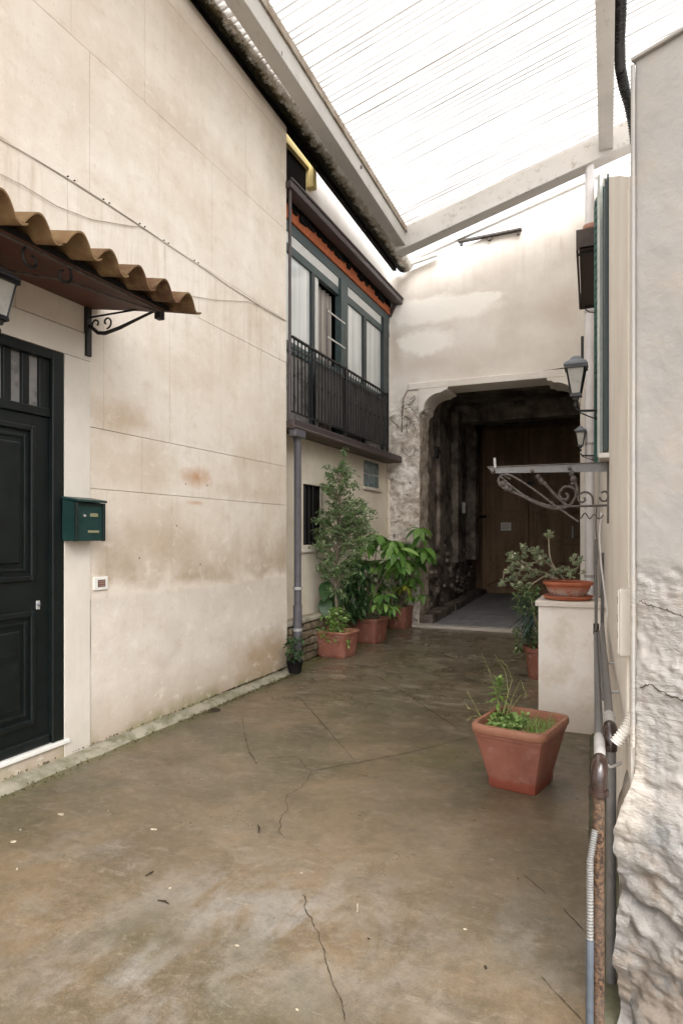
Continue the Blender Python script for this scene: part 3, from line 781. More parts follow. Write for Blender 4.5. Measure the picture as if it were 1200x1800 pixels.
a, b = P(163, 1037, X=WX), P(191, 1016, X=WX)
bell = thing('doorbell_plate', 'small white switch plate with brown window on the left wall below the mailbox', 'doorbell', (WX, a.y, a.z))
ya, yb2, za, zb = 3.375, 3.505, 1.075, 1.165
MB().box((WX, ya, za), (WX+.014, yb2, zb)).build('plate', MT['white plastic'], bell, bevel=.004)
MB().box((WX+.014, ya+.033, za+.022), (WX+.0175, yb2-.028, zb-.02)).build('name_window', MT['brown screen'], bell, bevel=.001)
for k in range(3): MB().box((WX+.0175, ya+.04, za+.028+k*.014), (WX+.0185, yb2-.035, za+.033+k*.014)).build('name_strip', MT['shade pink'], bell)

# ------------------------------------------------------------------ balcony house (set back)
BX = -3.45
bh = thing('balcony_house', 'set back house with glazed green framed balcony, pale lower wall', 'house', (BX, 8, 0))
def pyx(px, X): return P(px, 900, X=X).y
rw = MT['recess wall']
oy0, oy1 = pyx(531, BX), pyx(566, BX)
oz0, oz1 = P(545, 965, X=BX).z, P(545, 852, X=BX).z
bw0, bw1 = pyx(639, BX), pyx(666, BX); bz0, bz1 = P(652, 857, X=BX).z, P(652, 811, X=BX).z
m = MB(); m.box((-4.2, 6.14, -.1), (BX, oy0, 2.60)); m.box((-4.2, oy0, -.1), (BX, oy1, oz0)); m.box((-4.2, oy0, oz1), (BX, oy1, 2.60))
m.box((-4.2, oy1, -.1), (BX, bw0, 2.6)); m.box((-4.2, bw0, -.1), (BX, bw1, bz0)); m.box((-4.2, bw0, bz1), (BX, bw1, 2.6)); m.box((-4.2, bw1, -.1), (BX, 10.0, 2.6))
m.build('wall', rw, bh)
MB().box((-4.2, 6.14, 5.17), (BX+.02, 10.0, 5.80)).box((-4.2, 7.3, 5.80), (BX+.02, 10.0, 6.1)).build('upper_wall', MT['white wall'], bh)
MB().box((-4.15, oy0-.02, oz0-.02), (BX-.035, oy1+.02, oz1+.02)).build('window_opening', MT['black void'], bh)  # black block standing in for the dark interior behind the window
MB().box((BX-.1, oy0-.06, oz0-.04), (BX+.03, oy1+.06, oz0)).build('window_sill', MT['stone slab'], bh, bevel=.005)
mould(oy0-.05, oy1+.05, oz0, oz1+.05, BX-.005, .05, .02).build('window_surround', rw, bh)
for px in (536, 543, 550):
    yy = pyx(px, BX-.02); MB().tube([(BX-.02, yy, oz0), (BX-.02, yy, oz1)], .007, 6).build('window_bar', MT['iron'], bh)
gb = MB().box((BX-.10, bw0, bz0), (BX-.012, bw1, bz1)).build('glass_block_window', MT['block grout'], bh)
nc, nr = 3, 2
for i in range(nc):
    for j in range(nr):
        cy0 = bw0+(bw1-bw0)*i/nc; cz0 = bz0+(bz1-bz0)*j/nr; dy = (bw1-bw0)/nc; dz = (bz1-bz0)/nr
        e = .012
        MB().box((BX-.05, cy0+e, cz0+e), (BX-.003, cy0+dy-e, cz0+dz-e)).build('glass_block', MT['glass block'], gb, bevel=.006)
MB().box((BX-.1, bw0-.04, bz0-.045), (BX+.035, bw1+.06, bz0-.012)).build('window_sill', MT['stone slab'], bh, bevel=.004)
# windows of the balcony
WZ0, WZ1 = 2.70, 4.95
GX = -3.40
fr = MT['window frame']; frd = MT['window frame dark']
def ypx(px): return P(px, 500, X=GX).y
Y = [ypx(508), ypx(547), ypx(552), ypx(596), ypx(608), ypx(638), ypx(643), ypx(671), ypx(681)]
win = MB().box((GX-.06, 6.16, 4.83), (GX, 9.93, 4.95)).box((GX-.06, 6.16, 4.60), (GX, 9.93, 4.70)).build('window', fr, bh, bevel=.004)
MB().box((GX-.06, 6.16, WZ0), (GX, 6.34, 4.6)).build('frame', fr, win, bevel=.004)
MB().box((GX-.06, Y[3], WZ0), (GX+.03, Y[4], 4.83)).build('frame', fr, win, bevel=.004)
MB().box((GX-.06, Y[7], WZ0), (GX+.03, 9.82, 4.83)).build('frame', frd, win, bevel=.004)
MB().box((GX-.06, 9.84, WZ0), (GX-.01, 9.95, 4.83)).build('frame', MT['white board'], win)
for a, b in ((6.34, Y[3]), (Y[4], Y[7])):
    MB().box((GX-.03, a, 4.70), (GX-.012, b, 4.83)).build('transom_panel', MT['white board'], win)
    MB().box((GX-.05, a, 3.50), (GX-.004, b, 3.62)).build('mid_rail', fr, win, bevel=.003)
MB().box((GX-.05, Y[1], WZ0), (GX+.012, Y[2], 4.60)).build('sash_stile', frd, win, bevel=.003)
MB().box((GX-.05, Y[5], WZ0), (GX+.012, Y[6], 4.60)).build('sash_stile', frd, win, bevel=.003)
for a, b, mm in ((6.34, Y[1], MT['pane']), (Y[4], Y[5], MT['pane']), (Y[6], Y[7], MT['pane'])):
    MB().box((GX-.035, a, 3.62), (GX-.025, b, 4.60)).build('pane', mm, win)
    MB().box((GX-.035, a, WZ0), (GX-.025, b, 3.50)).build('lower_pane', MT['grime glass'], win)
# open sash: curtain behind, white frame
def cur(a, b):
    y_ = Y[2]+(Y[3]-Y[2])*a; return (GX-.12+.02*math.sin(a*38)+.006*math.sin(a*91), y_, WZ0+(4.6-WZ0)*b)
grid(cur, 60, 6).build('curtain', MT['curtain'], win, smooth=True)
q0, q1 = ypx(553), ypx(562)
MB().box((GX-.035, q0, 2.7), (GX-.02, q1, 4.6)).build('sash_stile', MT['white board'], win, bevel=.003)
MB().box((GX-.26, 6.16, WZ0), (GX-.2, 9.93, 4.95)).build('back_panel', MT['black void'], win)
# small clothes rack hanging on the open sash
rk = thing('drying_rack', 'small white wire drying rack hooked on the open balcony window', 'rack', (GX+.04, ypx(575), 3.9))
ra, rb = ypx(562), ypx(594)
for z in (4.20, 3.88):
    MB().tube([(GX+.10, ra, z), (GX+.10, rb, z)], .010, 6).build('rail', MT['white plastic'], rk)
MB().tube([(GX+.10, ra, 4.22), (GX+.10, ra, 3.5)], .008, 6).build('upright', MT['worn iron'], rk)
MB().tube([(GX+.10, rb, 4.22), (GX+.10, rb, 3.5)], .008, 6).build('upright', MT['worn iron'], rk)
# brick lintel band, gutter
MB().box((BX-.2, 6.16, 4.955), (GX+.02, 9.93, 5.22)).build('terracotta_band', MT['terracotta band'], bh, bevel=.004)
mm = MB()
for i in range(46):
    y_ = 6.3+i*.078; d = random.random()
    mm.box((GX+.021, y_, 5.12-.09*d), (GX+.03+.02*random.random(), y_+.08, 5.22))
mm.build('mortar_ledge', MT['black void'], bh)
def half(c, r, n=9, t=.004, sx=1):
    o_ = [(c[0]+r*sx*math.cos(math.pi+math.pi*k/n), c[1]+r*math.sin(math.pi+math.pi*k/n)) for k in range(n+1)]
    i_ = [(c[0]+(r-t)*sx*math.cos(math.pi+math.pi*k/n), c[1]+(r-t)*math.sin(math.pi+math.pi*k/n)) for k in range(n+1)][::-1]
    return o_+i_
ge = thing('eaves_gutter', 'brown metal gutter running above the glazed balcony windows', 'gutter', (-3.25, 6.2, 5.15))
MB().box((-3.33, 6.12, 5.115), (-3.185, 9.98, 5.19)).build('trough', MT['gutter brown'], ge, bevel=.01)
MB().box((-3.20, 6.12, 5.19), (-3.17, 9.98, 5.215)).build('lip', MT['gutter brown'], ge, bevel=.005)
MB().box((-3.47, 6.14, 5.19), (-3.20, 9.97, 5.205)).build('eaves_board', MT['black void'], ge)
MB().tube([(-3.29, 9.90, 5.12), (-3.36, 9.93, 5.02), (-3.40, 9.93, 4.94)], .03, 8).build('outlet', MT['gutter brown'], ge, smooth=True)
# yellow hatch at top
yf = thing('roof_hatch', 'yellow framed opening above the brown gutter near the left wall corner', 'hatch', (-3.4, 6.6, 5.45))
ya_, yb_ = 6.2, P(538, 300, X=-3.42).y
MB().box((-3.46, ya_, 5.78), (-3.38, yb_, 5.88)).build('frame', MT['yellow paint'], yf, bevel=.004)
MB().box((-3.46, yb_-.0, 5.56), (-3.33, yb_+.1, 5.88)).build('frame', MT['yellow paint'], yf, bevel=.004)
MB().box((-3.52, ya_, 5.22), (-3.425, yb_, 5.78)).build('opening', MT['black void'], yf)  # black block painted for the unlit inside of the hatch
# balcony slab and railing
bs = MB().box((BX, 6.16, 2.585), (-3.2, 9.88, 2.665)).build('balcony_slab', MT['balcony slab'], bh, bevel=.008)
MB().box((-3.235, 6.15, 2.60), (-3.165, 9.86, 2.685)).build('slab_edge', MT['gutter brown'], bs, bevel=.012)
MB().tube([(-3.18, 6.16, 2.60), (-3.18, 9.84, 2.60)], .02, 8).build('drip_pipe', MT['balcony slab'], bs)
MB().box((-3.26, 6.2, 2.50), (-3.17, 6.45, 2.60)).build('gutter_head', MT['pipe grey'], bs, bevel=.015)
rail = MB().box((-3.235, 6.2, 3.555), (-3.205, 9.34, 3.575)).box((-3.23, 6.2, 2.76), (-3.21, 9.34, 2.775)).box((-3.226, 6.2, 3.44), (-3.214, 9.34, 3.452)).build('railing', MT['iron'], bh)
for pxp in (607, 681):
    yy = pyx(pxp, -3.22); MB().box((-3.235, yy-.016, 2.68), (-3.205, yy+.016, 3.59)).build('post', MT['iron'], rail)
nb = 34
for i in range(nb):
    yy = 6.26+i*(9.30-6.26)/nb
    MB().box((-3.226, yy-.006, 2.775), (-3.214, yy+.006, 3.555)).build('bar', MT['iron'], rail)
for i in range(0, nb, 1):
    if i % 2 == 0:
        yy = 6.26+i*(9.30-6.26)/nb
        MB().lathe([(.006, -.02), (.014, -.012), (.014, .012), (.006, .02)], (-3.22, yy, 3.16), 6).build('knuckle', MT['iron'], rail)
MB().box((BX, 9.325, 3.555), (-3.205, 9.345, 3.575)).build('end_rail', MT['iron'], rail)
# dark privacy mesh hung inside the railing
MB().box((-3.252, pyx(556, -3.25), 2.80), (-3.246, 9.20, 3.46)).build('privacy_mesh', MT['mesh dark'], bh)
# rubble plinth stones at its foot
pr = thing('stone_plinth', 'low rubble stone ledge with plastered top behind the drainpipe', 'ledge', (-3.35, 6.8, 0))
random.seed(21)
for r_ in range(5):
    y_ = 6.16
    while y_ < 7.9:
        w = random.uniform(.12, .26); h = .085
        q = MB().box((-3.46, y_+.008, r_*.088), (-3.31+random.uniform(-.03, .02), y_+w-.008, r_*.088+h-.006))
        q.build('stone', MT['plinth stone'], pr, bevel=.018); y_ += w
MB().box((-3.46, 6.15, .445), (-3.29, 7.95, .50)).build('ledge_top', MT['curb stone'], pr, bevel=.02)
# drainpipes
dp = thing('drainpipe', 'grey drainpipe from the balcony to the ground beside the left wall corner', 'drainpipe', (-3.36, 6.6, 0))
dpp = P(523, 1168, Z=.0); dx, dy = -3.24, P(523, 900, X=-3.24).y
MB().tube([(dx, dy-.12, 2.60), (dx, dy-.03, 2.52), (dx, dy, 2.44), (dx, dy, .62)], .040, 14).build('pipe', MT['pipe grey'], dp, smooth=True)
MB().tube([(dx, dy, .68), (dx, dy, 0.03)], .050, 14).build('lower_pipe', MT['pipe grey'], dp, smooth=True)
for z in (.85, .40): MB().tube([(dx, dy, z), (dx, dy, z+.03)], .055, 14).build('pipe_clamp', MT['galvanised'], dp, smooth=True)
tag(MB().tube([(-3.23, 6.18, 5.12), (-3.23, 6.18, 3.9), (-3.235, 6.18, 2.68)], .018, 8).build('drainpipe', MT['gutter brown'], smooth=True), 'thin brown pipe down the left wall corner from gutter to balcony', 'drainpipe')
tag(MB().tube([(BX+.03, P(683, 900, X=BX+.03).y, 2.58), (BX+.03, P(683, 900, X=BX+.03).y, .5)], .028, 8).build('drainpipe', MT['recess wall'], smooth=True), 'slim pale pipe in the corner under the balcony beside the gateway jamb', 'drainpipe')

# ------------------------------------------------------------------ gateway building (far wall with passage)
FY = 9.95
OX0, OX1, OZ = -2.905, -.53, 3.74
def ztop(x): return 5.62+(x+3.1)*.266
gw = thing('gateway_building', 'cream rendered end wall with the dark passage opening below', 'building', (-1.7, FY, 0))
MB().prism([(-3.6, FY, OZ), (1.2, FY, OZ), (1.2, FY, ztop(1.2)), (-3.6, FY, ztop(-3.6))], (0, .5, 0)).build('wall', MT['far wall'], gw)
def jamb(x0, x1):
    def fn(a, b):
        x = x0+(x1-x0)*a; z = -.05+(OZ+.05)*b
        d = .035*nz((x*1.0, 0, z), 3.5, 5)+.02*nz((x, 3, z), 11, 4)
        return (x, FY-.012-max(-.02, d)*(1 if b < .93 else max(0, (1-b)/.07)), z)
    return grid(fn, 34, 220)
jamb(-3.5, OX0).build('jamb', MT['far wall'], gw, smooth=True)
def jside(a, b):
    y_ = FY-.012+.5*a; z = -.05+(OZ+.05)*b
    d = (.035*nz((OX0, 0, z), 3.5, 5)+.02*nz((OX0, 3, z), 11, 4)) if a == 0 else 0
    return (OX0+.03*nz((0, y_, z), 4, 4)*(1 if a > 0 else 0), (FY-.012-max(-.02, d)) if a == 0 else y_, z)
grid(jside, 10, 220).build('jamb_side', MT['rough stone'], gw, smooth=True)
MB().box((OX1, FY-.01, -.05), (1.2, FY+.5, OZ-.002)).build('jamb', MT['far wall'], gw)
# raised lintel band and corbels
MB().box((OX0-.18, FY-.045, OZ-.01), (OX1+.3, FY-.001, OZ+.10)).build('lintel_band', MT['far wall'], gw, bevel=.012)
def corbel(x, s, w=.46, h=.44):
    pts = [(0, OZ-.012), (w, OZ-.012), (w, OZ-.05), (w*.86, OZ-.06)]
    for k in range(7):
        a = k/6*math.pi/2; pts.append((w*.80-w*.62*math.sin(a)*1.0, OZ-.085-h*.52*(1-math.cos(a))))
    pts += [(w*.16, OZ-h*.78), (w*.05, OZ-h*.86), (0, OZ-h)]
    return MB().prism([(x+s*p, FY-.05, z) for p, z in pts], (0, .6, 0))
corbel(OX0-.005, 1).build('corbel', MT['far wall'], gw, bevel=.006)
corbel(OX1+.005, -1).build('corbel', MT['far wall'], gw, bevel=.006)
# passage
TY = 15.9
def tw(a, b):
    y_ = FY+.4+(TY-FY-.3)*a; z = -.05+4.2*b; x = -2.96-.28*a
    st = .05*abs(nz((0, y_, z), 2.2, 5))+(.03*nz((0, y_, z), 9, 4) if z < 1.5 else .008*nz((0, y_, z), 9, 4))
    return (x+st, y_, z)
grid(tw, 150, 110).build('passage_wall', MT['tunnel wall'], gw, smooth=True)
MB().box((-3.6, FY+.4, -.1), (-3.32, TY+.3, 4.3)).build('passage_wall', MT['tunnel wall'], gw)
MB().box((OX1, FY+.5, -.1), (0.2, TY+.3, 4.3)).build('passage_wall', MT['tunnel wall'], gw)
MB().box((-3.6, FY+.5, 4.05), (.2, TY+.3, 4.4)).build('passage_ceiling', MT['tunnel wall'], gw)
MB().box((-3.3, 13.1, 3.72), (OX1, 13.5, 4.06)).build('ceiling_beam', MT['tunnel wall'], gw, bevel=.01)
for yy in (11.3, 12.7, 14.4):
    MB().box((-3.2, yy, .9), (-2.93, yy+.32, 3.9)).build('wall_pier', MT['tunnel wall'], gw, bevel=.015)
random.seed(5)
for yy in range(12):
    y_ = 10.1+yy*.47
    MB().box((-3.2, y_+.006, -.05), (-2.74+random.uniform(-.02, .02)-.02*yy, y_+.46, .17+random.uniform(-.015, .015))).build('edge_stone', MT['tunnel wall'], gw, bevel=.02)
random.seed(11)
for i in range(70):
    y_ = random.uniform(10.3, 15); z = random.uniform(.2, 1.25); s_ = random.uniform(.05, .11)
    mm = MB().lathe([(s_*.3, -s_*.0), (s_, 0.02), (s_*.95, .05), (s_*.5, .085)], (0, 0, 0), 7, True, True)
    mm.v = [(-2.93-.28*(y_-FY)/6+v[2]*.8, y_+v[0], z+v[1]*.7) for v in mm.v]
    mm.build('stone', MT['tunnel wall'], gw, smooth=True)
# boxes and sign plates on passage wall
for (px, py, w, h, lb) in ((804, 905, .20, .36, 'pale rectangular meter box on the dark passage wall'), (812, 893, .12, .22, 'narrow pale plate above and right of the passage meter box')):
    c = P(px, py, X=-3.0)
    t = thing('meter_box', lb, 'meter box', c)
    MB().box((-3.06, c.y-w/2, c.z-h/2), (-2.93, c.y+w/2, c.z+h/2)).build('cover', MT['box grey'], t, bevel=.008)
    MB().box((-2.93, c.y-w/4, c.z-h/5), (-2.925, c.y+w/4, c.z+h/5)).build('dial_window', MT['brown screen'], t)
c = P(768, 795, X=-2.95)
t = thing('iron_hook', 'dark iron wall fitting high on the left side of the passage', 'hook', c)
MB().tube([c+Vector((-.1, 0, 0)), c+Vector((.05, 0, .02)), c+Vector((.12, .0, -.05)), c+Vector((.08, 0, -.12))], .02, 8).build('hook', MT['iron'], t, smooth=True)
MB().box(c+Vector((-.04, -.08, -.1)), c+Vector((.02, .08, .1))).build('plate', MT['iron'], t, bevel=.01)
# wooden gate
gt = thing('wooden_gate', 'large brown panelled wooden gate closing the far end of the passage', 'gate', (-1.9, TY, 0))
gx0, gx1 = -3.24, OX1
gwm, gwd = MT['gate wood'], MT['gate wood dark']
MB().box((gx0, TY, .035), (gx1, TY+.08, 4.06)).build('backing', gwd, gt)
MB().box((gx0, TY-.06, .035), (gx0+.16, TY, 4.0)).build('post', gwd, gt, bevel=.01)
leaf_w = (gx1-gx0-.16)/2
def leafp(x0, x1, rowsz):
    lf = MB().box((x0+.01, TY-.012, .05), (x1-.01, TY-.001, 3.95)).build('gate_leaf', gwm, gt)
    for x in (x0+.01, x1-.11): MB().box((x, TY-.05, .05), (x+.10, TY-.012, 3.95)).build('stile', gwm, lf, bevel=.008)
    for z in rowsz: MB().box((x0+.11, TY-.045, z), (x1-.11, TY-.012, z+.10)).build('rail', gwm, lf, bevel=.008)
    for z0, z1 in zip(rowsz[:-1], rowsz[1:]):
        MB().box((x0+.17, TY-.048, z0+.17), (x1-.17, TY-.012, z1-.06)).build('panel', gwm, lf, bevel=.015)
    return lf
xm = gx0+.16+leaf_w*.86
lf = leafp(gx0+.16, xm, [.05, .62, 1.05, 1.85, 2.6, 3.3, 3.85]); leafp(xm, gx1, [.05, .62, 1.25, 2.0, 2.6, 3.3, 3.85])
A, B = Vector((gx0+.3, TY-.05, .2)), Vector((xm-.15, TY-.05, .62))
MB().prism([A, B, B+Vector((0, 0, .06)), A+Vector((0, 0, .06))], (0, .03, 0)).build('brace', gwd, lf)
c = P(846, 908, Y=TY-.06)
MB().tube([c+Vector((-.05, 0, 0)), c+Vector((.12, 0, 0))], .03, 8).build('door_closer', MT['iron'], lf)
c = P(1006, 935, Y=TY-.06); MB().box((c.x-.02, TY-.09, c.z-.14), (c.x+.02, TY-.05, c.z+.14)).build('pull_handle', MT['galvanised'], gt, bevel=.008)
c = P(889, 926, Y=TY-.06)
MB().box((gx0+.16+leaf_w-.2, TY-.07, 2.62), (gx0+.16+leaf_w-.04, TY-.05, 2.7)).build('latch', MT['iron'], gt)
pn = thing('paper_notice', 'white paper notice pinned to the left leaf of the wooden gate', 'notice', c)
MB().box((c.x-.12, TY-.068, c.z-.09), (c.x+.12, TY-.066, c.z+.10)).build('sheet', MT['paper'], pn)
for k in range(4): MB().box((c.x-.09, TY-.0695, c.z+.055-k*.035), (c.x+.09-.03*(k % 2), TY-.0685, c.z+.065-k*.035)).build('text_line', MT['shade pink'], pn)

# lintel cable and ledge bar on the far wall
cc = [P(px, py, Y=FY-.02) for px, py in ((706, 760), (707, 720), (709, 700), (716, 686), (735, 681), (800, 672), (880, 661), (940, 655), (990, 647))]
tag(MB().tube(cc, .012, 6).build('wall_cable', MT['tunnel wall'], smooth=True), 'dark cable running over the passage opening on the end wall', 'cable')
a, b = P(806, 428, Y=FY), P(917, 406, Y=FY)
bar = thing('wall_ledge_bar', 'thin rusty iron bar fixed high on the end wall above the passage', 'bar', (a+b)/2)
MB().prism([(a.x, FY-.07, a.z), (b.x, FY-.07, b.z), (b.x, FY-.07, b.z+.03), (a.x, FY-.07, a.z+.03)], (0, .075, 0)).build('angle_bar', MT['worn iron'], bar, bevel=.004)
for f in (.05, .5, .95):
    q = a.lerp(b, f); MB().box((q.x-.02, FY-.05, q.z-.05), (q.x+.02, FY, q.z)).build('bracket', MT['worn iron'], bar)
# added dark strands stand in for cracked, peeled plaster on the left jamb
random.seed(3)
peel = MB()
for i in range(9):
    p = P(random.uniform(690, 735), random.uniform(700, 790), Y=FY-.06); pts = [p]
    for k in range(6): p = p+Vector((random.uniform(-.09, .09), random.uniform(-.008, .008), random.uniform(-.09, .08))); pts.append(p)
    peel.tube(pts, .0035, 5)
tag(peel.build('plaster_cracks', MT['debris dark'], smooth=True), 'dark strands modelling cracked, peeled plaster on the left jamb of the passage', 'creeper')

# ------------------------------------------------------------------ right house
def rx(y, off=0): return .11-.04*y+off       # face of the right wall at distance y
def rq(y, off, z): return Vector((rx(y, off), y, z))
rh = thing('white_house', 'whitewashed wall of the right house running back to the gateway', 'house', (0, 6, 0))
def rbox(y0, y1, z0, z1, o0, o1):
    return MB().prism([(rx(y0, o0), y0, z0), (rx(y1, o0), y1, z0), (rx(y1, o1), y1, z0), (rx(y0, o1), y0, z0)], (0, 0, z1-z0))
prof = [(2.06, -.1), (9.96, -.1), (9.96, 6.42), (7.4, 5.2), (4.4, 3.68), (2.75, 2.84), (2.06, 2.48)]
MB().prism([(rx(y_), y_, z_) for y_, z_ in prof], (1.2, 0, 0)).build('wall', MT['white wall'], rh)
# window + shutters
wz0, wz1 = 1.96, 3.95
swd = rbox(4.40, 4.95, wz0+.02, 3.7, -.012, .0).build('shutter', MT['window frame dark'], rh)
for k in range(5):
    rbox(4.42+k*.105, 4.42+k*.105+.06, wz0+.03, 3.68, -.026, -.012).build('slat', fr, swd)
h0 = Vector((rx(4.93, -.015), 4.93, 0)); h1 = Vector((P(1043.5, 900, Y=5.2).x, 5.2, 0))
def leafbox(a, b, z0, z1, t):
    d = (b-a).normalized(); n_ = Vector((-d.y, d.x, 0))*t
    return MB().prism([(a.x, a.y, z0), (b.x, b.y, z0), (b.x+n_.x, b.y+n_.y, z0), (a.x+n_.x, a.y+n_.y, z0)], (0, 0, z1-z0))
sh = leafbox(h0, h1, 1.93, 3.88, -.02).build('shutter', MT['shutter green'], rh, bevel=.003)
for k in range(34):
    z = 2.02+k*.056
    d = (h1-h0); a_, b_ = h0+d*.12, h0+d*.88
    n_ = Vector((-d.y, d.x, 0)).normalized()*-.006
    leafbox(a_+n_, b_+n_, z, z+.04, .012).build('slat', MT['shutter green'], sh)
leafbox(h0+Vector((-.012, -.06, 0)), h0+Vector((-.030, -.03, 0)), 1.99, 3.95, .02).build('shutter_edge', MT['shutter light'], sh)
for z in (2.12, 3.0, 3.55): MB().box((h0.x-.035, h0.y-.05, z), (h0.x-.0, h0.y-.02, z+.10)).build('hinge', MT['iron'], sh)
rbox(4.25, 5.0, 1.915, 1.945, -.06, .0).build('window_sill', MT['white plastic'], rh, bevel=.004)
# upper trim where the wall meets the canopy
# broken render strip low on the right wall
def rr(a, b):
    y_ = 2.2+2.8*a; z = .05+1.6*b
    e = math.sin(math.pi*a)*math.sin(math.pi*b)
    return rq(y_, -.004-.05*max(0, nz((0, y_, z), 5, 5)+.2)*e**.5, z)
grid(rr, 70, 60).build('patched_render', MT['rough stone'], rh, smooth=True) if False else None
# white rainwater pipe
pp = P(1036, 900, Y=9.0)
wp = thing('white_downpipe', 'white rainwater pipe running full height beyond the green shutter', 'drainpipe', (pp.x, pp.y, 0))
MB().tube([(pp.x, pp.y, 0), (pp.x, pp.y, 6.2)], .056, 16).build('pipe', MT['pipe white'], wp, smooth=True)
for z in (.9, 2.6, 4.3): MB().tube([(pp.x, pp.y, z), (pp.x, pp.y, z+.035)], .062, 16).build('pipe_clamp', MT['galvanised'], wp, smooth=True)

# planter box below upper window, seen from beneath
pb = thing('window_planter', 'dark brown planter box hung high on the right wall, seen from below', 'planter', (-.3, 5.8, 3.7))
y0_, y1_ = 5.42, 6.85
c0, c1 = P(1015, 440, Y=y0_).x, P(1050, 440, Y=y0_).x
z_ = P(1032, 437, Y=y0_).z
e0 = P(1020, 535, Y=y1_).x; e1 = P(1046, 535, Y=y1_).x
bxm = simple('planter brown', (.055, .040, .034), .6, .3, var=.3)
MB().prism([(c0+.01, y0_, z_), (c1-.0, y0_, z_), (e1, y1_, z_), (e0+.01, y1_, z_)], (0, 0, .025)).build('base', bxm, pb, bevel=.004)
for (a, b) in (((c0, y0_), (c1, y0_)), ((c0, y0_), (e0, y1_)), ((e0, y1_), (e1, y1_))):
    A, B = Vector((*a, 0)), Vector((*b, 0)); d = (B-A).normalized(); n_ = Vector((-d.y, d.x, 0))*.012
    MB().prism([(A.x, A.y, z_+.0), (B.x, B.y, z_+.0), (B.x+n_.x, B.y+n_.y, z_), (A.x+n_.x, A.y+n_.y, z_)], (0, 0, .16)).build('side', bxm, pb)
for yy in (y0_+.05, y1_-.08):
    MB().box((c0-.012, yy, z_-.018), (c1+.05, yy+.02, z_-.002)).build('bracket', MT['iron'], pb)
MB().tube([(e0+.04, y1_-.04, z_-.01), (e0+.08, y1_-.04, z_-.05), (e0+.13, y1_-.04, z_-.06), (e0+.19, y1_-.04, z_-.02)], .006, 6).build('hook', MT['iron'], pb, smooth=True)
pk = P(1040, 400, Y=6.0)
tag(MB().lathe([(.035, 0), (.05, .02), (.065, .36), (.075, .37), (.075, .40), (.05, .40)], (pk.x, 6.0, z_+.027), 18, True, True).build('flower_pot', MT['shade pink'], smooth=True), 'tall faded pink pot standing in the high brown planter box', 'pot')

# wall lanterns on the right
def arm_right(t, c):
    w = rx(c.y)
    MB().tube([(w, c.y, c.z-.235), (c.x+.02, c.y, c.z-.225), (c.x, c.y, c.z-.2)], .009, 8).build('arm', MT['iron'], t, smooth=True)
    MB().tube([(w, c.y, c.z-.36), (w-.05, c.y, c.z-.30), (w-.12, c.y, c.z-.27), (c.x+.02, c.y, c.z-.235)], .005, 6).build('stay', MT['iron'], t, smooth=True)
    MB().tube(scroll((w-.06, c.y, c.z-.27), .03, .008, 0, 6.5, EX, EZ), .005, 6).build('scroll', MT['iron'], t, smooth=True)
    MB().box((w-.012, c.y-.025, c.z-.38), (w+.01, c.y+.025, c.z-.15)).build('wall_plate', MT['worn iron'], t, bevel=.005)
lc = P(1012, 668, Y=5.05)
lt = lantern('wall_lantern', (lc.x, 5.05, lc.z), .82, 'nearer black and white lantern on a scroll bracket beside the green shutter', arm_right, 'lanterns on the right wall')
lc2 = P(1020, 770, Y=8.9)
lt2 = lantern('wall_lantern', (lc2.x, 8.9, lc2.z), .72, 'smaller distant lantern behind the white pipe, half hidden against the dark passage', arm_right, 'lanterns on the right wall')
c = P(1023, 612, Y=6.2)
tag(MB().box((c.x-.012, 6.2, c.z-.1), (c.x+.012, 6.23, c.z+.11)).build('iron_bar', MT['iron'], bevel=.003), 'short black upright bar just above the nearer right lantern', 'bar')

# wrought iron awning frame
IY = 4.4
fi = thing('iron_awning_frame', 'bare wrought iron awning frame with scrolls jutting from the right wall', 'awning frame', (rx(IY), IY, 1.9))
wi = MT['worn iron']
tip = P(856, 825, Y=IY); root = P(1070, 816, Y=IY)
tz = 1.90
MB().prism([(tip.x, IY, tz-.0), (root.x, IY, tz-.0), (root.x, IY, tz+.006), (tip.x, IY, tz+.006)], (0, .035, 0)).build('top_bar', wi, fi)
MB().prism([(tip.x+.05, IY+.01, tz-.04), (root.x, IY+.01, tz-.055), (root.x, IY+.01, tz-.001), (tip.x, IY+.01, tz-.001)], (0, .006, 0)).build('angle_web', MT['steel grey'], fi)
MB().box((rx(IY)-.012, IY-.02, 1.52), (rx(IY)+.005, IY+.02, tz+.006)).build('wall_bar', wi, fi)
def Q(px, py): p = P(px, py, Y=IY); return p
def curve(pts, n=8):
    pts = [Q(*p) for p in pts]; out = []
    for i in range(len(pts)-1):
        p0, p1, p2, p3 = pts[max(i-1, 0)], pts[i], pts[i+1], pts[min(i+2, len(pts)-1)]
        for k in range(n):
            t_ = k/n; out.append(.5*((2*p1)+(p2-p0)*t_+(2*p0-5*p1+4*p2-p3)*t_*t_+(3*p1-p0-3*p2+p3)*t_**3))
    return out+[pts[-1]]
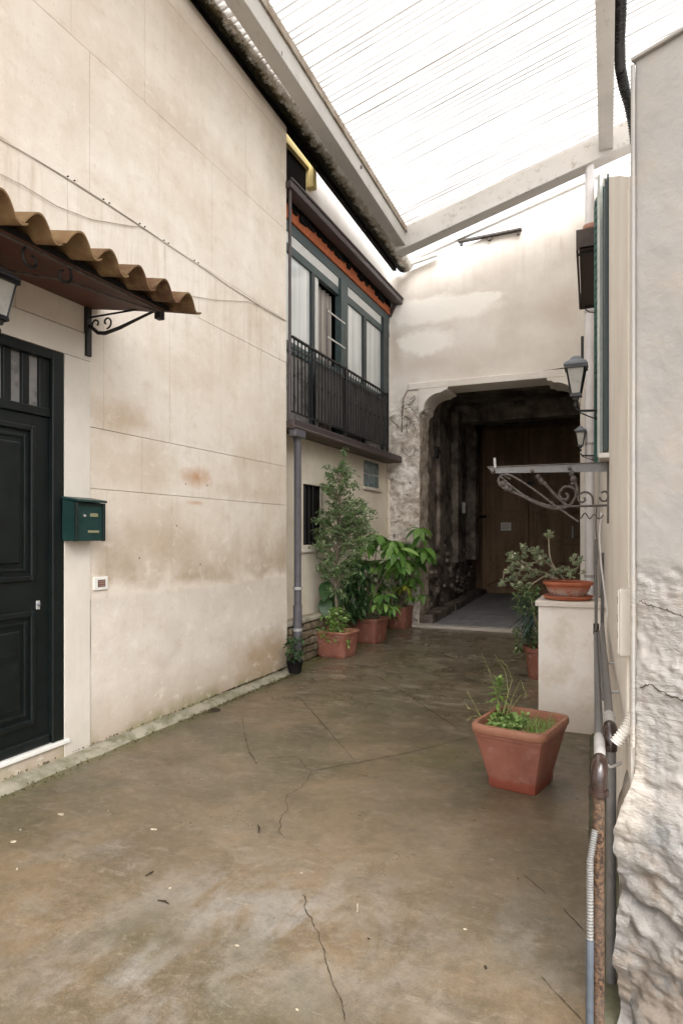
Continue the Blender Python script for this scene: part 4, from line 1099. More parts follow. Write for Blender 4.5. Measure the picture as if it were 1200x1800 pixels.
for pts, r in (
    ([(893, 848), (884, 856), (876, 848), (878, 838), (890, 834), (906, 840), (940, 862), (980, 892), (1016, 917)], .0075),
    ([(876, 845), (885, 858), (900, 864), (925, 876), (950, 888), (975, 894), (998, 890), (1010, 876), (1012, 866), (1005, 857), (992, 856), (983, 866), (986, 876), (995, 878), (998, 871), (993, 867)], .0085),
    ([(880, 838), (900, 856), (930, 876), (965, 889), (1000, 890), (1050, 889)], .007),
    ([(942, 836), (955, 848), (975, 870), (996, 889)], .0095),
    ([(1002, 822), (1006, 838), (1012, 852), (1015, 866)], .0085),
    ([(1050, 889), (1070, 888)], .007),
    ([(1042, 887), (1040, 872), (1030, 865), (1018, 869), (1016, 878), (1022, 883), (1028, 879), (1026, 874)], .0065),
    ([(1056, 866), (1064, 864), (1069, 872), (1065, 880), (1057, 880), (1053, 874)], .0065),
    ([(1020, 912), (1028, 902), (1036, 912), (1044, 904), (1052, 912), (1060, 905)], .004)):
    MB().tube(curve(pts), r, 7).build('scroll', wi, fi, smooth=True)
for px, py, r in ((884, 850, .022), (890, 858, .02), (897, 861, .018), (945, 838, .017), (951, 845, .02), (957, 850, .016), (1004, 832, .018), (1008, 842, .022), (1006, 850, .014), (973, 889, .014), (866, 829, .016), (935, 828, .013), (1000, 823, .012), (969, 884, .012)):
    MB().lathe([(r*.3, -r), (r*.9, -r*.5), (r, 0), (r*.8, r*.6), (r*.2, r)], Q(px, py), 7, True, True).build('leaf_boss', wi, fi, smooth=True)
MB().tube([Q(870, 822), Q(869, 805)], .009, 7).build('upright', MT['galvanised'], fi)
# second frame parallel behind gives the awning its depth
MB().box((tip.x, IY+.035, tz-.01), (tip.x+.012, IY+.95, tz+.004)).build('front_bar', wi, fi)
MB().prism([(tip.x, IY+.95, tz-.0), (rx(IY+.95), IY+.95, tz-.0), (rx(IY+.95), IY+.95, tz+.012), (tip.x, IY+.95, tz+.012)], (0, .02, 0)).build('back_bar', wi, fi) if False else None

# ------------------------------------------------------------------ pillar and bowl
PY = 5.08
pl_ = thing('plastered_pillar', 'waist high plastered pillar with a pale stone cap against the right wall', 'pillar', (-.38, PY, 0))
xa, xb = P(945, 1283, Z=0).x, P(1043, 1288, Z=0).x
def pf(a, b):
    return (xa+(xb-xa)*a, PY+.004*nz((a*2, 0, b*3), 1.5, 4), -.03+.95*b)
grid(pf, 24, 50).build('front_face', MT['pillar plaster'], pl_, smooth=True)
MB().box((xa+.001, PY+.006, -.03), (xb+.12, PY+.40, .92)).build('body', MT['pillar plaster'], pl_, bevel=.006)
xc0 = P(940, 1068, Y=PY-.03).x
MB().box((xc0, PY-.03, .918), (xb+.1, PY+.43, .958)).build('cap', MT['stone slab'], pl_, bevel=.006)
bc = Vector((P(998, 1046, Y=PY+.18).x, PY+.17, .958))
bo = thing('clay_bowl', 'wide clay bowl with limescale, holding a succulent, on the pillar', 'bowl', bc)
MB().lathe([(.12, 0), (.165, .006), (.186, .03), (.178, .034), (.155, .018), (.12, .014)], bc, 36, True, True).build('saucer', MT['bowl clay'], bo, smooth=True)
MB().lathe([(.10, .018), (.125, .03), (.150, .07), (.163, .105), (.168, .112), (.180, .115), (.184, .128), (.178, .138), (.165, .136), (.152, .11), (.11, .10)], bc, 36, True, True).build('bowl', MT['bowl'], bo, smooth=True)
MB().lathe([(.150, .108), (.09, .122), (.0001, .128)], bc, 20, False, True).build('soil', MT['soil'], bo, smooth=True)

# leaf blades ------------------------------------------------------
def leafv(L, W, droop=.3, fold=.15, n=5, tipw=.0):
    vs = []
    for i in range(n+1):
        t_ = i/n; w = W*.5*math.sin(math.pi*(t_**.8))**.8 if 0 < t_ < 1 else (.02*W if t_ == 0 else tipw)
        x = L*t_; z = -droop*L*t_*t_
        vs += [(x, -w, z+fold*w), (x, 0, z), (x, w, z+fold*w)]
    fs = []
    for i in range(n):
        o_ = i*3; fs += [(o_, o_+1, o_+4, o_+3), (o_+1, o_+2, o_+5, o_+4)]
    return vs, fs
def orient(p, d, roll=0):
    d = Vector(d).normalized(); s_ = Vector((0, 0, 1)).cross(d)
    if s_.length < .05: s_ = Vector((0, 1, 0))
    s_.normalize(); u = d.cross(s_)
    m = Matrix((d, s_, u)).transposed().to_4x4()
    return Matrix.Translation(p)@m@Matrix.Rotation(roll, 4, 'X')
def addleaf(m, p, d, L, W, droop=.3, fold=.15, n=3, roll=0):
    vs, fs = leafv(L, W, droop, fold, n); M = orient(p, d, roll)
    m.add([M@Vector(v) for v in vs], fs)

# succulent in bowl
random.seed(31)
su = thing('succulent_plant', 'sprawling grey green succulent with a tall bare stem in the clay bowl', 'plant', bc+Vector((0, 0, .12)))
def QB(px, py, dy=0): return P(px, py, Y=bc.y+dy)
stems = [([(992, 1018), (975, 1000), (968, 988), (965, 970), (964, 942)], 0, .009),
         ([(975, 1000), (962, 990), (945, 988), (925, 992), (912, 1005), (902, 1020)], .02, .008),
         ([(980, 1018), (960, 1008), (940, 1003), (920, 996), (905, 985)], -.05, .007),
         ([(925, 992), (908, 982), (895, 978)], -.03, .006), ([(912, 1000), (895, 995), (886, 1005), (882, 1026)], .04, .006),
         ([(975, 1018), (958, 1012), (945, 1020), (930, 1030)], -.08, .007), ([(1000, 1018), (1010, 1005), (1018, 992)], .05, .007),
         ([(945, 988), (938, 975), (930, 968)], .05, .006), ([(1010, 1018), (1000, 1008), (985, 1003)], .05, .006), ([(960, 990), (952, 978), (944, 974)], -.06, .006)]
tips = []
sm = MB()
for pts, dy, r in stems:
    q = [QB(x, y_, dy*k/max(1, len(pts)-1)) for k, (x, y_) in enumerate(pts)]
    sm.tube(q, [r*(1-.4*k/len(q)) for k in range(len(q))], 7)
    for k in range(1, len(q)): tips.append((q[k], k == len(q)-1))
sm.build('stems', MT['succulent stem'], su, smooth=True)
fm = MB()
cl = [(t_[0], 1.0 if t_[1] else .6) for t_ in tips if t_[1]]
for px, py in ((965, 940), (968, 946), (958, 944)): cl.append((QB(px, py), .9))
for i in range(46):
    px, py = random.choice(((905, 975, 18, 14), (930, 975, 20, 14), (925, 1005, 28, 18), (900, 1000, 16, 18), (915, 1030, 20, 12), (1000, 1004, 26, 12), (1012, 990, 12, 10), (885, 1030, 6, 5), (948, 985, 14, 10)))[:2] if False else (0, 0)
for (cx, cy, sx, sy, n_) in ((905, 978, 14, 10, 9), (932, 974, 18, 9, 9), (925, 1002, 26, 14, 15), (897, 998, 12, 14, 8), (915, 1026, 18, 9, 9), (1000, 1008, 24, 8, 10), (1014, 990, 9, 9, 6), (884, 1030, 7, 4, 3), (952, 985, 13, 8, 6), (940, 1018, 14, 8, 6), (975, 1012, 14, 6, 6)):
    for i in range(n_):
        cl.append((QB(random.gauss(cx, sx*.6), random.gauss(cy, sy*.6), random.uniform(-.10, .10)), random.uniform(.7, 1.05)))
for c, s_ in cl:
    for k in range(9):
        th = random.random()*6.28; el = random.uniform(-.2, 1.2)
        d = Vector((math.cos(th)*math.cos(el), math.sin(th)*math.cos(el), math.sin(el)))
        addleaf(fm, c+d*.004, d, .040*s_*random.uniform(.7, 1.2), .025*s_, -.15, .3, 4, random.uniform(-.5, .5))
fm.build('foliage', MT['succulent leaf'], su, smooth=True, kind='stuff')

# ------------------------------------------------------------------ pots with plants
def square_pot(name, label, c, w, h, rz, mat, ax=1., rim=.035, taper=.72, group=None, sides=48, sq=9, ay=1.):
    t = thing(name, label, 'pot', c, group)
    hw = w/2
    MB().lathe([(hw*taper*.96, 0), (hw*taper, .008), (hw*taper*1.02, h*.15), (hw*.93, h*.80), (hw*.93, h*.81), (hw*.955, h*.82), (hw*.965, h-rim), (hw*.86, h-rim), (hw*.82, h*.8), (hw*.5, h*.78)], c, sides, True, True, sq, rz, ax, ay).build('body', mat, t, smooth=True)
    MB().lathe([(hw*.93, h-rim), (hw*.995, h-rim*1.0), (hw*1.02, h-rim*.7), (hw*1.02, h-rim*.25), (hw*1.0, h), (hw*.90, h), (hw*.885, h-.012), (hw*.87, h-rim)], c, sides, True, False, sq*.8, rz, ax, ay).build('rim', MT['pot rim'], t, smooth=True)
    MB().lathe([(hw*.86, h*.86), (hw*.4, h*.875), (.001, h*.88)], c, sides, False, True, sq, rz, ax, ay).build('soil', MT['soil'], t, smooth=True)
    return t
# 1 foreground planter
p1 = Vector((-.535, 3.935, 0))
fp = square_pot('square_planter', 'nearest square terracotta planter alone on the concrete, full of weeds', p1, .435, .37, R(-12), MT['pot plastic'], 1.0, .045, .66, None, 56, 10, 1.18)
random.seed(77)
wd = thing('weeds', 'fresh green weeds and fine grass filling the nearest terracotta planter', 'plant', p1+Vector((0, 0, .32)))
fm = MB()
for i in range(150):
    a, b = random.uniform(-.165, .02), random.uniform(-.17, .17)
    c = p1+Vector((a, b, .325+random.uniform(0, .04)))
    for k in range(4):
        th = random.random()*6.28; el = random.uniform(.05, 1.0); d = Vector((math.cos(th)*math.cos(el), math.sin(th)*math.cos(el), math.sin(el)))
        addleaf(fm, c, d, random.uniform(.018, .04), random.uniform(.012, .022), .2, .2, 3)
fm.build('leaves', MT['fresh leaf'], wd, smooth=True, kind='stuff')
fm = MB()
for i in range(700):
    a, b = random.uniform(-.08, .175), random.uniform(-.17, .17)
    c = p1+Vector((a, b, .325)); th = random.random()*6.28; el = random.uniform(.5, 1.4)
    d = Vector((math.cos(th)*math.cos(el), math.sin(th)*math.cos(el), math.sin(el)))
    addleaf(fm, c, d, random.uniform(.03, .075), .0035, .35, .1, 3)
fm.build('grass_blades', MT['fresh leaf'], wd, kind='stuff')
# seedling
sd = thing('seedling', 'leafy seedling rising from the back of the nearest planter', 'plant', p1+Vector((-.1, .15, .33)))
q = [P(px, py, Y=p1.y+.14) for px, py in ((877, 1262), (876, 1240), (879, 1215), (877, 1196))]
MB().tube(q, [.004, .004, .003, .002], 6).build('stem', MT['dry stem'], sd, smooth=True)
for k in range(34):
    c = q[1].lerp(q[3], (k/33)**.8); th = k*2.4; el = -.1+k*.035
    d = Vector((math.cos(th)*math.cos(el), math.sin(th)*math.cos(el), math.sin(el)))
    mm = MB(); addleaf(mm, c, d, .085*(1.1-k/60), .028, .35, .2, 4); mm.build('leaf', MT['fresh leaf'], sd, smooth=True)
gs = thing('seeding_grass', 'thin arching grass stalks with seed heads leaning from the nearest planter', 'grass', p1+Vector((0, .1, .33)))
for pts in ([(880, 1255), (873, 1225), (862, 1185), (848, 1152)], [(885, 1255), (893, 1215), (888, 1180), (868, 1150)], [(890, 1255), (905, 1215), (915, 1195), (925, 1222)], [(884, 1250), (900, 1195), (890, 1170), (878, 1160)], [(895, 1250), (915, 1222), (922, 1222), (928, 1224)], [(850, 1270), (838, 1250), (824, 1245), (819, 1240)], [(852, 1268), (835, 1258), (826, 1262), (820, 1265)], [(848, 1265), (832, 1235), (824, 1222), (822, 1215)]):
    q = [P(px, py, Y=p1.y+.1+random.uniform(-.05, .05)) for px, py in pts]
    mm = MB().tube(q, [.0025, .0018, .0014, .001], 5)
    for k in range(12):
        c = q[2].lerp(q[3], k/12); addleaf(mm, c, Vector((random.uniform(-1, 1), random.uniform(-.6, .6), random.uniform(-.6, .6))), .014, .005, .1, .1, 2)
    mm.build('stalk', MT['dry stem'], gs)

# 2 ficus pot and tree
c2 = P(592, 1150, Z=0); c2 = Vector((-2.93, 6.72, 0))
pt = P(592, 1135, Z=.12)
c2 = Vector((pt.x, pt.y, 0))
square_pot('square_planter', 'front clay planter of the left row, holding the tall small leaved tree', c2, .40, .31, R(-8), MT['pot clay'], 1.12, .03, .82, 'clay planters along the left wall')
random.seed(12)
fc = thing('potted_ficus', 'slender small leaved ficus tree in the front left clay planter', 'tree', c2+Vector((0, 0, .27)))
def FQ(px, py, dy=0): return P(px, py, Y=c2.y+dy)
trunk = [FQ(591, 1112), FQ(591, 1070), FQ(589, 1035), FQ(592, 990), FQ(593, 950), FQ(597, 900), FQ(598, 850), FQ(602, 800)]
MB().tube(trunk, [.013, .013, .012, .011, .010, .008, .005, .003], 8).build('trunk', MT['bark'], fc, smooth=True)
MB().tube([FQ(595, 1112, .03), FQ(593, 1060, .02), FQ(586, 1020), FQ(580, 960), FQ(572, 900)], [.008, .007, .006, .005, .003], 7).build('trunk', MT['bark'], fc, smooth=True)
bm_ = MB(); lm = MB()
def twigleaves(a, b, n, L=.047):
    for k in range(n):
        f = random.random(); c = a.lerp(b, f)+Vector((random.gauss(0, .014), random.gauss(0, .014), random.gauss(0, .014)))
        th = random.random()*6.28; el = random.uniform(-.9, .5); d = Vector((math.cos(th)*math.cos(el), math.sin(th)*math.cos(el), math.sin(el)))
        addleaf(lm, c, d, L*random.uniform(.6, 1.15), L*.42, .3, .2, 2, random.uniform(-.8, .8))
tgts = []
for i in range(215):
    t_ = random.random()
    py = 815+195*(random.random()**.85); 
    wdt = {0: 24, 1: 34, 2: 46, 3: 56, 4: 58, 5: 50, 6: 36}.get(int((py-815)/28), 26)
    px = 594+random.uniform(-1, 1)*wdt + (8 if 880 < py < 950 else 0)
    tgts.append((px, py, random.uniform(-.28, .28)))
for i in range(24): tgts.append((random.uniform(600, 658), random.uniform(890, 940), random.uniform(-.2, .2)))
for i in range(6): tgts.append((random.uniform(594, 606), random.uniform(782, 830), random.uniform(-.05, .05)))
for i in range(10): tgts.append((random.uniform(566, 625), random.uniform(1010, 1050), random.uniform(-.15, .15)))
for px, py, dy in tgts:
    e = FQ(px, py, dy); 
    tz_ = min(max(e.z-.10-random.random()*.1, trunk[2].z), trunk[-1].z-.02)
    for a, b in zip(trunk[:-1], trunk[1:]):
        if a.z <= tz_ <= b.z: s0 = a.lerp(b, (tz_-a.z)/(b.z-a.z)); break
    else: s0 = trunk[3]
    mid = s0.lerp(e, .5)+Vector((0, 0, .03))
    bm_.tube([s0, mid, e], [.004, .003, .0015], 4, False)
    twigleaves(mid, e, 24); twigleaves(e, e+Vector((random.gauss(0, .04), random.gauss(0, .04), -.03)), 8)
bm_.build('branches', MT['bark'], fc)
lm.build('foliage', MT['ficus leaf'], fc, smooth=True, kind='stuff')
lm = MB()
sb = thing('leafy_shrub', 'bright green low bush spilling over the front rim of the front left clay planter', 'plant', c2+Vector((0, 0, .3)))
for i in range(60):
    py = random.uniform(1066, 1124); px = random.gauss(588, 8+(py-1066)*.12)
    e = FQ(px, py, random.uniform(-.22, -.02)); twigleaves(e, e+Vector((0, 0, -.04)), 9, .062)
lm.build('foliage', MT['fresh leaf'], sb, smooth=True, kind='stuff')

# 3/4 umbrella plants
vs, fs = leafv(1, .40, .38, .2, 6)
LV = bpy.data.meshes.new('leaf'); LV.from_pydata(vs, [], fs); LV.materials.append(MT['umbrella leaf']); LV.polygons.foreach_set('use_smooth', [True]*len(LV.polygons))
LVY = LV.copy(); LVY.name = 'leaf'; LVY.materials.clear(); LVY.materials.append(MT['yellow leaf'])
def put(me, parent, M):
    o_ = bpy.data.objects.new('leaf', me); COL.objects.link(o_); o_.parent = parent
    o_.matrix_parent_inverse = Matrix.Translation(parent.location).inverted(); o_.matrix_basis = M
def umbel(parent, c, n, L, me, tilt=.0):
    a0 = random.random()*6
    for k in range(n):
        th = a0+6.28*k/n+random.uniform(-.15, .15); el = random.uniform(-.75, .05)+tilt
        d = Vector((math.cos(th)*math.cos(el), math.sin(th)*math.cos(el), math.sin(el)))
        put(me, parent, orient(c+d*.02, d, random.uniform(-.35, .35))@Matrix.Scale(L*random.uniform(.8, 1.15), 4))
def umbrella(c, pxs, name, label, L):
    t = thing(name, label, 'plant', c+Vector((0, 0, .27)))
    st = MB()
    for (px, py, dy, n, s_, yel) in pxs:
        e = P(px, py, Y=c.y+dy)
        b_ = c+Vector((random.uniform(-.06, .06), random.uniform(-.06, .06), .26))
        st.tube([b_, b_.lerp(e, .5)+Vector((random.uniform(-.03, .03), 0, .06)), e], [.010, .007, .004], 6)
        umbel(t, e, n, L*s_, LVY if yel else LV)
        if not yel and s_ > .7: umbel(t, e+Vector((random.uniform(-.1, .1), random.uniform(-.1, .1), -random.uniform(.06, .13))), n-2, L*s_*.85, LV)
    st.build('stems', MT['bark'], t, smooth=True)
    return t
pt = P(648, 1112, Z=.12); c3 = Vector((pt.x, pt.y, 0))
square_pot('square_planter', 'middle clay planter of the left row, in shadow under broad leaves', c3, .42, .33, R(-8), MT['pot clay'], 1.05, .03, .84, 'clay planters along the left wall')
pt = P(703, 1090, Z=.12); c4 = Vector((pt.x, pt.y, 0))
square_pot('square_planter', 'farthest clay planter of the left row, next to the passage', c4, .34, .34, R(-8), MT['pot clay'], 1.0, .03, .86, 'clay planters along the left wall')
random.seed(44)
umbrella(c3, [(640, 945, -.1, 9, 1.0, 0), (664, 940, .0, 9, 1.05, 0), (690, 950, -.1, 9, 1.0, 0), (625, 975, -.05, 8, .9, 0), (650, 985, .1, 8, 1, 0), (678, 985, .1, 8, 1, 0), (632, 1010, .1, 8, .9, 0),
              (700, 965, -.15, 8, 1.0, 0), (655, 1025, .1, 8, .9, 0), (615, 990, .1, 7, .8, 0), (675, 1045, -.25, 8, .72, 0), (660, 1062, -.25, 7, .6, 0), (690, 1065, -.2, 7, .6, 0), (705, 985, -.05, 8, .9, 0), (640, 1055, .05, 7, .8, 0)],
         'umbrella_plant', 'broad leaved umbrella plant in the middle left planter', .25)
umbrella(c4, [(737, 928, -.1, 8, 1.0, 0), (720, 955, 0, 9, 1.05, 0), (745, 962, -.1, 9, 1.05, 0), (715, 985, .05, 8, .95, 0), (735, 985, .1, 8, .9, 0), (712, 1010, .1, 8, .9, 0), (730, 1015, 0, 7, .8, 0),
              (712, 1030, -.25, 8, .68, 1), (722, 1048, -.1, 7, .5, 0), (700, 1000, .1, 8, .9, 0), (742, 1045, -.05, 7, .55, 0), (692, 1030, -.2, 7, .6, 1)],
         'umbrella_plant', 'umbrella plant with a few yellow leaves beside the passage entrance', .26)
# dark undergrowth behind
random.seed(9)
lm = MB()
for i in range(240):
    px = random.choice((random.uniform(608, 640), random.uniform(640, 720))); e = P(px, random.uniform(985, 1085), X=-3.2+random.uniform(-.05, .12))
    for k in range(3):
        th = random.random()*6.28; el = random.uniform(-1.2, .2); d = Vector((math.cos(th)*math.cos(el), math.sin(th)*math.cos(el), math.sin(el)))
        addleaf(lm, e, d, .13, .045, .3, .2, 3)
tag(lm.build('undergrowth', MT['dark leaf'], smooth=True, kind='stuff'), 'dark dense leaves filling the corner behind the left clay planters', 'foliage')
# large dark leaved plant behind the ficus
t = thing('large_leaved_plant', 'plant with a few large dark drooping leaves on the ledge behind the ficus', 'plant', (-3.3, 7.3, .5))
for px, py, L, dx_, dz_ in ((592, 1030, .36, -.2, -.9), (575, 1022, .34, -.9, -.45), (585, 1040, .30, -.3, -1.2), (600, 1018, .34, .8, -.5), (604, 1045, .30, .3, -1.0), (572, 1050, .26, -.6, -.9)):
    c = P(px, py, X=-3.28); mm = MB(); addleaf(mm, c, (.25, dx_, dz_), L, .17, .25, .15, 6)
    mm.build('leaf', MT['dark leaf'], t, smooth=True)
    MB().tube([(-3.32, 7.35, .5), (-3.33, (7.35+c.y)/2, .8), c], [.008, .006, .004], 6).build('stem', MT['dry stem'], t)
# small plant at the foot of drainpipe
random.seed(19); lm = MB()
for i in range(60):
    e = P(random.uniform(503, 533), random.uniform(1120, 1162), X=-3.12+random.uniform(-.05, .08))
    for k in range(3):
        th = random.random()*6.28; el = random.uniform(-.5, 1.0); d = Vector((math.cos(th)*math.cos(el), math.sin(th)*math.cos(el), math.sin(el)))
        addleaf(lm, e, d, .055, .028, .3, .2, 3)
dpl = thing('small_potted_plant', 'small dark leafed plant in a black pot at the foot of the grey drainpipe', 'plant', P(518, 1166, X=-3.12))
dpl.location = (-3.12, dpl.location.y, 0)
MB().lathe([(.06, 0), (.085, .11), (.09, .115), (.09, .125), (.07, .12), (.03, .11)], (-3.12, P(518, 1150, X=-3.12).y, .01), 20, True, True).build('pot', MT['black void'], dpl, smooth=True)
lm.build('foliage', MT['dark leaf'], dpl, smooth=True, kind='stuff')

# 5 pot and palm-like plant behind the pillar
pt = P(950, 1175, Z=.1); c5 = Vector((pt.x, pt.y, 0))
t5 = thing('round_pot', 'round terracotta pot half hidden behind the plastered pillar', 'pot', c5)
MB().lathe([(.115, 0), (.12, .01), (.155, .27), (.172, .275), (.176, .32), (.160, .325), (.145, .28), (.05, .27)], c5, 32, True, True).build('pot', MT['pot clay'], t5, smooth=True)
MB().lathe([(.148, .285), (.001, .295)], c5, 20, False, True).build('soil', MT['soil'], t5)
random.seed(55)
t6 = thing('fan_leaved_plant', 'dark drooping plant with long narrow leaves in the round pot behind the pillar', 'plant', c5+Vector((0, 0, .28)))
for (ex, ey, dy, n) in ((938, 1078, -.1, 13), (940, 1092, -.2, 13), (930, 1046, 0, 9)):
    c = P(ex, ey, Y=c5.y+dy)
    MB().tube([c5+Vector((0, 0, .28)), (c5+Vector((0, 0, .3))).lerp(c, .5)+Vector((0, 0, .08)), c], [.008, .006, .004], 6).build('stem', MT['dry stem'], t6, smooth=True)
    for k in range(n):
        th = math.pi*.62+math.pi*.8*(k/(n-1)); el = random.uniform(-.75, .1)
        d = Vector((math.cos(th)*math.cos(el), math.sin(th)*math.cos(el)*.7, math.sin(el)))
        mm = MB(); addleaf(mm, c, d, random.uniform(.20, .32), .016, .55, .2, 5); mm.build('leaf', MT['blue leaf'], t6, smooth=True)
lm = MB()
for i in range(230):
    e = P(random.uniform(902, 950), random.choice((random.uniform(1030, 1085), random.uniform(1100, 1150))), Y=c5.y+random.uniform(-.15, .15))
    for k in range(4):
        th = random.random()*6.28; el = random.uniform(-.5, 1.0); d = Vector((math.cos(th)*math.cos(el), math.sin(th)*math.cos(el), math.sin(el)))
        addleaf(lm, e, d, .045, .024, .3, .2, 3)
lm.build('foliage', MT['ficus leaf'], t6, smooth=True, kind='stuff')

# ------------------------------------------------------------------ near rough wall at right edge
E = Vector((.040, 2.03, 0)); dv = Vector((.887, -.463, 0)); nv = Vector((-.463, -.887, 0))
nw = thing('rough_wall', 'grey patched rough wall end with a rocky base at the right edge', 'wall', (E.x, E.y, 0))
def nwf(a, b):
    s_ = -.10+.9*a; z = -.05+2.95*b
    ztop_ = 2.79+.03*s_; z = min(z, ztop_)
    low = max(0, min(1, (.84-z+.05*nz((s_, 0, 3), 5, 2))/.28)); low = low*low*(3-2*low)
    left = -.012*(1-z/2.7)
    off = low*(.042+.026*nz((s_, 0, z), 4.5, 3)-.020*max(0, abs(nz((s_, 2, z), 9, 4))-.12)+.0045*nz((s_, 7, z), 45, 4)+.010*nz((s_, 9, z), 17, 5))
    # ledge shelves in the rock
    off -= low*.030*max(0, math.sin(z*17+s_*9+4*nz((s_, 0, z), 3, 3)))**12
    mid = max(0, min(1, (1.36-z+.06*nz((s_, 0, 9), 6, 2))/.04))*(1-low)
    off += mid*(-.006+.004*nz((s_, 0, z), 40, 2)+.0035*nz((s_*.8, 0, z*1.6), 22, 4))
    smooth_patch = max(0, min(1, (1.12+.05*nz((s_, 4, 0), 5, 2)-z)/.03))*max(0, min(1, (.20-s_+.03*nz((0, 0, z), 6, 2))/.04))*(1-low)
    off += smooth_patch*.007
    off += .0015*nz((s_, 0, z), 12, 3)
    if s_ < 0:   # wraps round the corner
        k = -s_/.10
        base = E+dv*(0 if low == 0 else -low*(.045+.02*nz((1, 0, z), 6, 3))*math.sin(min(1, k*1.2)*math.pi/2))+Vector((0, 1, 0))*k*.25
        p = base+nv*off*(1-k)
    else: p = E+dv*(s_)+nv*off+dv*(-low*(.045+.02*nz((1, 0, z), 6, 3)))*max(0, 1-s_/.12)
    return (p.x, p.y, z)
grid(nwf, 190, 560).build('wall_face', MT['near wall'], nw, smooth=True)
MB().prism([E+Vector((.03, .03, -.05)), E+dv*.8+Vector((.0, .02, -.05)), E+dv*.8+Vector((.6, .8, -.05)), E+Vector((.4, .9, -.05))], (0, 0, 2.78)).build('core', MT['near wall'], nw)
MB().prism([E+dv*-.01+nv*.012+Vector((0, 0, 2.79)), E+dv*.8+nv*.012+Vector((0, 0, 2.814)), E+dv*.8-nv*.3+Vector((0, 0, 2.814)), E-nv*.3+Vector((0, 0, 2.79))], (0, 0, .012)).build('coping', MT['near wall'], nw, bevel=.004)
MB().tube([E+nv*.004+Vector((-.006, 0, z)) for z in (.85, 1.5, 2.1, 2.78)], .006, 8).build('corner_bead', MT['near wall'], nw, smooth=True)
def wcrack(pts, w):
    vs = []; path = []
    pl = []
    for a, b in zip(pts[:-1], pts[1:]):
        for k in range(5): pl.append((a[0]+(b[0]-a[0])*k/5, a[1]+(b[1]-a[1])*k/5))
    pl.append(pts[-1])
    for i, (px, py) in enumerate(pl):
        u = (px-HX)/FPX; v = (HY-py)/FPX; d = Vector((-_sa+u*_ca, _ca+u*_sa, v))
        o_ = Vector((0, 0, CAMZ)); t_ = ((E+nv*.006)-o_).dot(nv)/d.dot(nv); p = o_+d*t_
        p.z += random.uniform(-.003, .003); path.append(p)
    m = MB().tube(path, [w*(.4+.6*random.random()) for _ in path], 5); return m.build('wall_crack', MT['crack'], nw)
random.seed(8)
wcrack([(1123, 1056), (1140, 1064), (1160, 1069), (1180, 1075), (1200, 1085), (1215, 1090)], .0022)
wcrack([(1124, 1210), (1135, 1204), (1147, 1204), (1158, 1214), (1175, 1222), (1200, 1232), (1215, 1236)], .003)

# ------------------------------------------------------------------ pipes on the right wall
sg_, ga = MT['steel grey'], MT['galvanised']
def pipeline(name, label, pxn, pxf, zA, Dn, Df, r, col):
    t = thing(name, label, 'pipe', (0, 2, 0)); return t
def atD(px, D, z):
    u = (px-HX)/FPX; return Vector((D*(-_sa+u*_ca), D*(_ca+u*_sa), z))
pa = thing('water_pipe', 'outer grey pipe along the right wall, turning down into a rusty length', 'pipe', (-.06, 1.9, 0))
zA = .80
A0, A1, A2 = atD(1052, 1.86, zA), atD(1053.5, 1.98, zA), atD(1047, 4.3, zA)
MB().tube([A1, A2], .0135, 12).build('pipe', sg_, pa, smooth=True)
MB().tube([A1.lerp(A2, .05), A1+(A1-A2).normalized()*.12], .0165, 12).build('coupling', ga, pa, smooth=True)
e0_ = A1+(A1-A2).normalized()*.10
MB().tube([e0_, e0_+Vector((0, -.025, 0)), e0_+Vector((-.001, -.045, -.010)), e0_+Vector((-.002, -.055, -.030)), e0_+Vector((-.002, -.055, -.065))], [.021, .022, .023, .022, .021], 14).build('elbow', MT['brown elbow'], pa, smooth=True)
v0 = e0_+Vector((-.002, -.055, -.06))
MB().tube([v0+Vector((0, 0, -.005)), v0+Vector((0, 0, -.02))], .027, 14).build('collar', MT['brown elbow'], pa, smooth=True)
rp = [Vector((v0.x, v0.y, v0.z*(1-k/12)-.02*(k/12))) for k in range(13)]
MB().tube(rp, .0155, 16).build('rusty_length', MT['rust'], pa, smooth=True)
MB().tube([A2, A2+Vector((0, .03, .02)), A2+Vector((0, .04, .06))], .018, 10).build('elbow', MT['brown elbow'], pa, smooth=True)
MB().tube([A2+Vector((0, .04, .05)), A2+Vector((-.002, .04, .45)), A2+Vector((0, .04, .62))], .010, 8).build('riser', sg_, pa, smooth=True)
pb2 = thing('gas_pipe', 'inner grey pipe beside the wall with a brown elbow near the white spiral conduit', 'pipe', (-.02, 2, 0))
zB = .83
B1, B2 = atD(1070.5, 2.22, zB), atD(1058, 4.35, zB)
MB().tube([B1, B2], .0145, 12).build('pipe', sg_, pb2, smooth=True)
db = (B1-B2).normalized()
MB().tube([B1-db*.01, B1+db*.12], .0175, 12).build('coupling', ga, pb2, smooth=True)
MB().tube([B1-db*.02, B1+db*.02], .020, 12).build('collar', ga, pb2, smooth=True)
f0 = B1+db*.11
MB().tube([f0, f0+db*.03, f0+db*.05+Vector((0, 0, -.010)), f0+db*.06+Vector((0, 0, -.03)), f0+db*.06+Vector((0, 0, -.06))], [.020, .022, .022, .021, .02], 14).build('elbow', MT['brown elbow'], pb2, smooth=True)
f1 = f0+db*.06+Vector((.002, 0, -.055))
MB().tube([f1, Vector((f1.x, f1.y, -.02))], .0150, 12).build('drop', sg_, pb2, smooth=True)
MB().tube([f1+Vector((-.03, -.02, -.035)), f1+Vector((.0, -.025, -.05)), f1+Vector((.03, -.0, -.04))], .005, 6).build('pipe_clip', ga, pb2, smooth=True)
MB().tube([B2, B2+Vector((0, .03, .03)), B2+Vector((0, .03, .5))], .012, 8).build('riser', sg_, pb2, smooth=True)
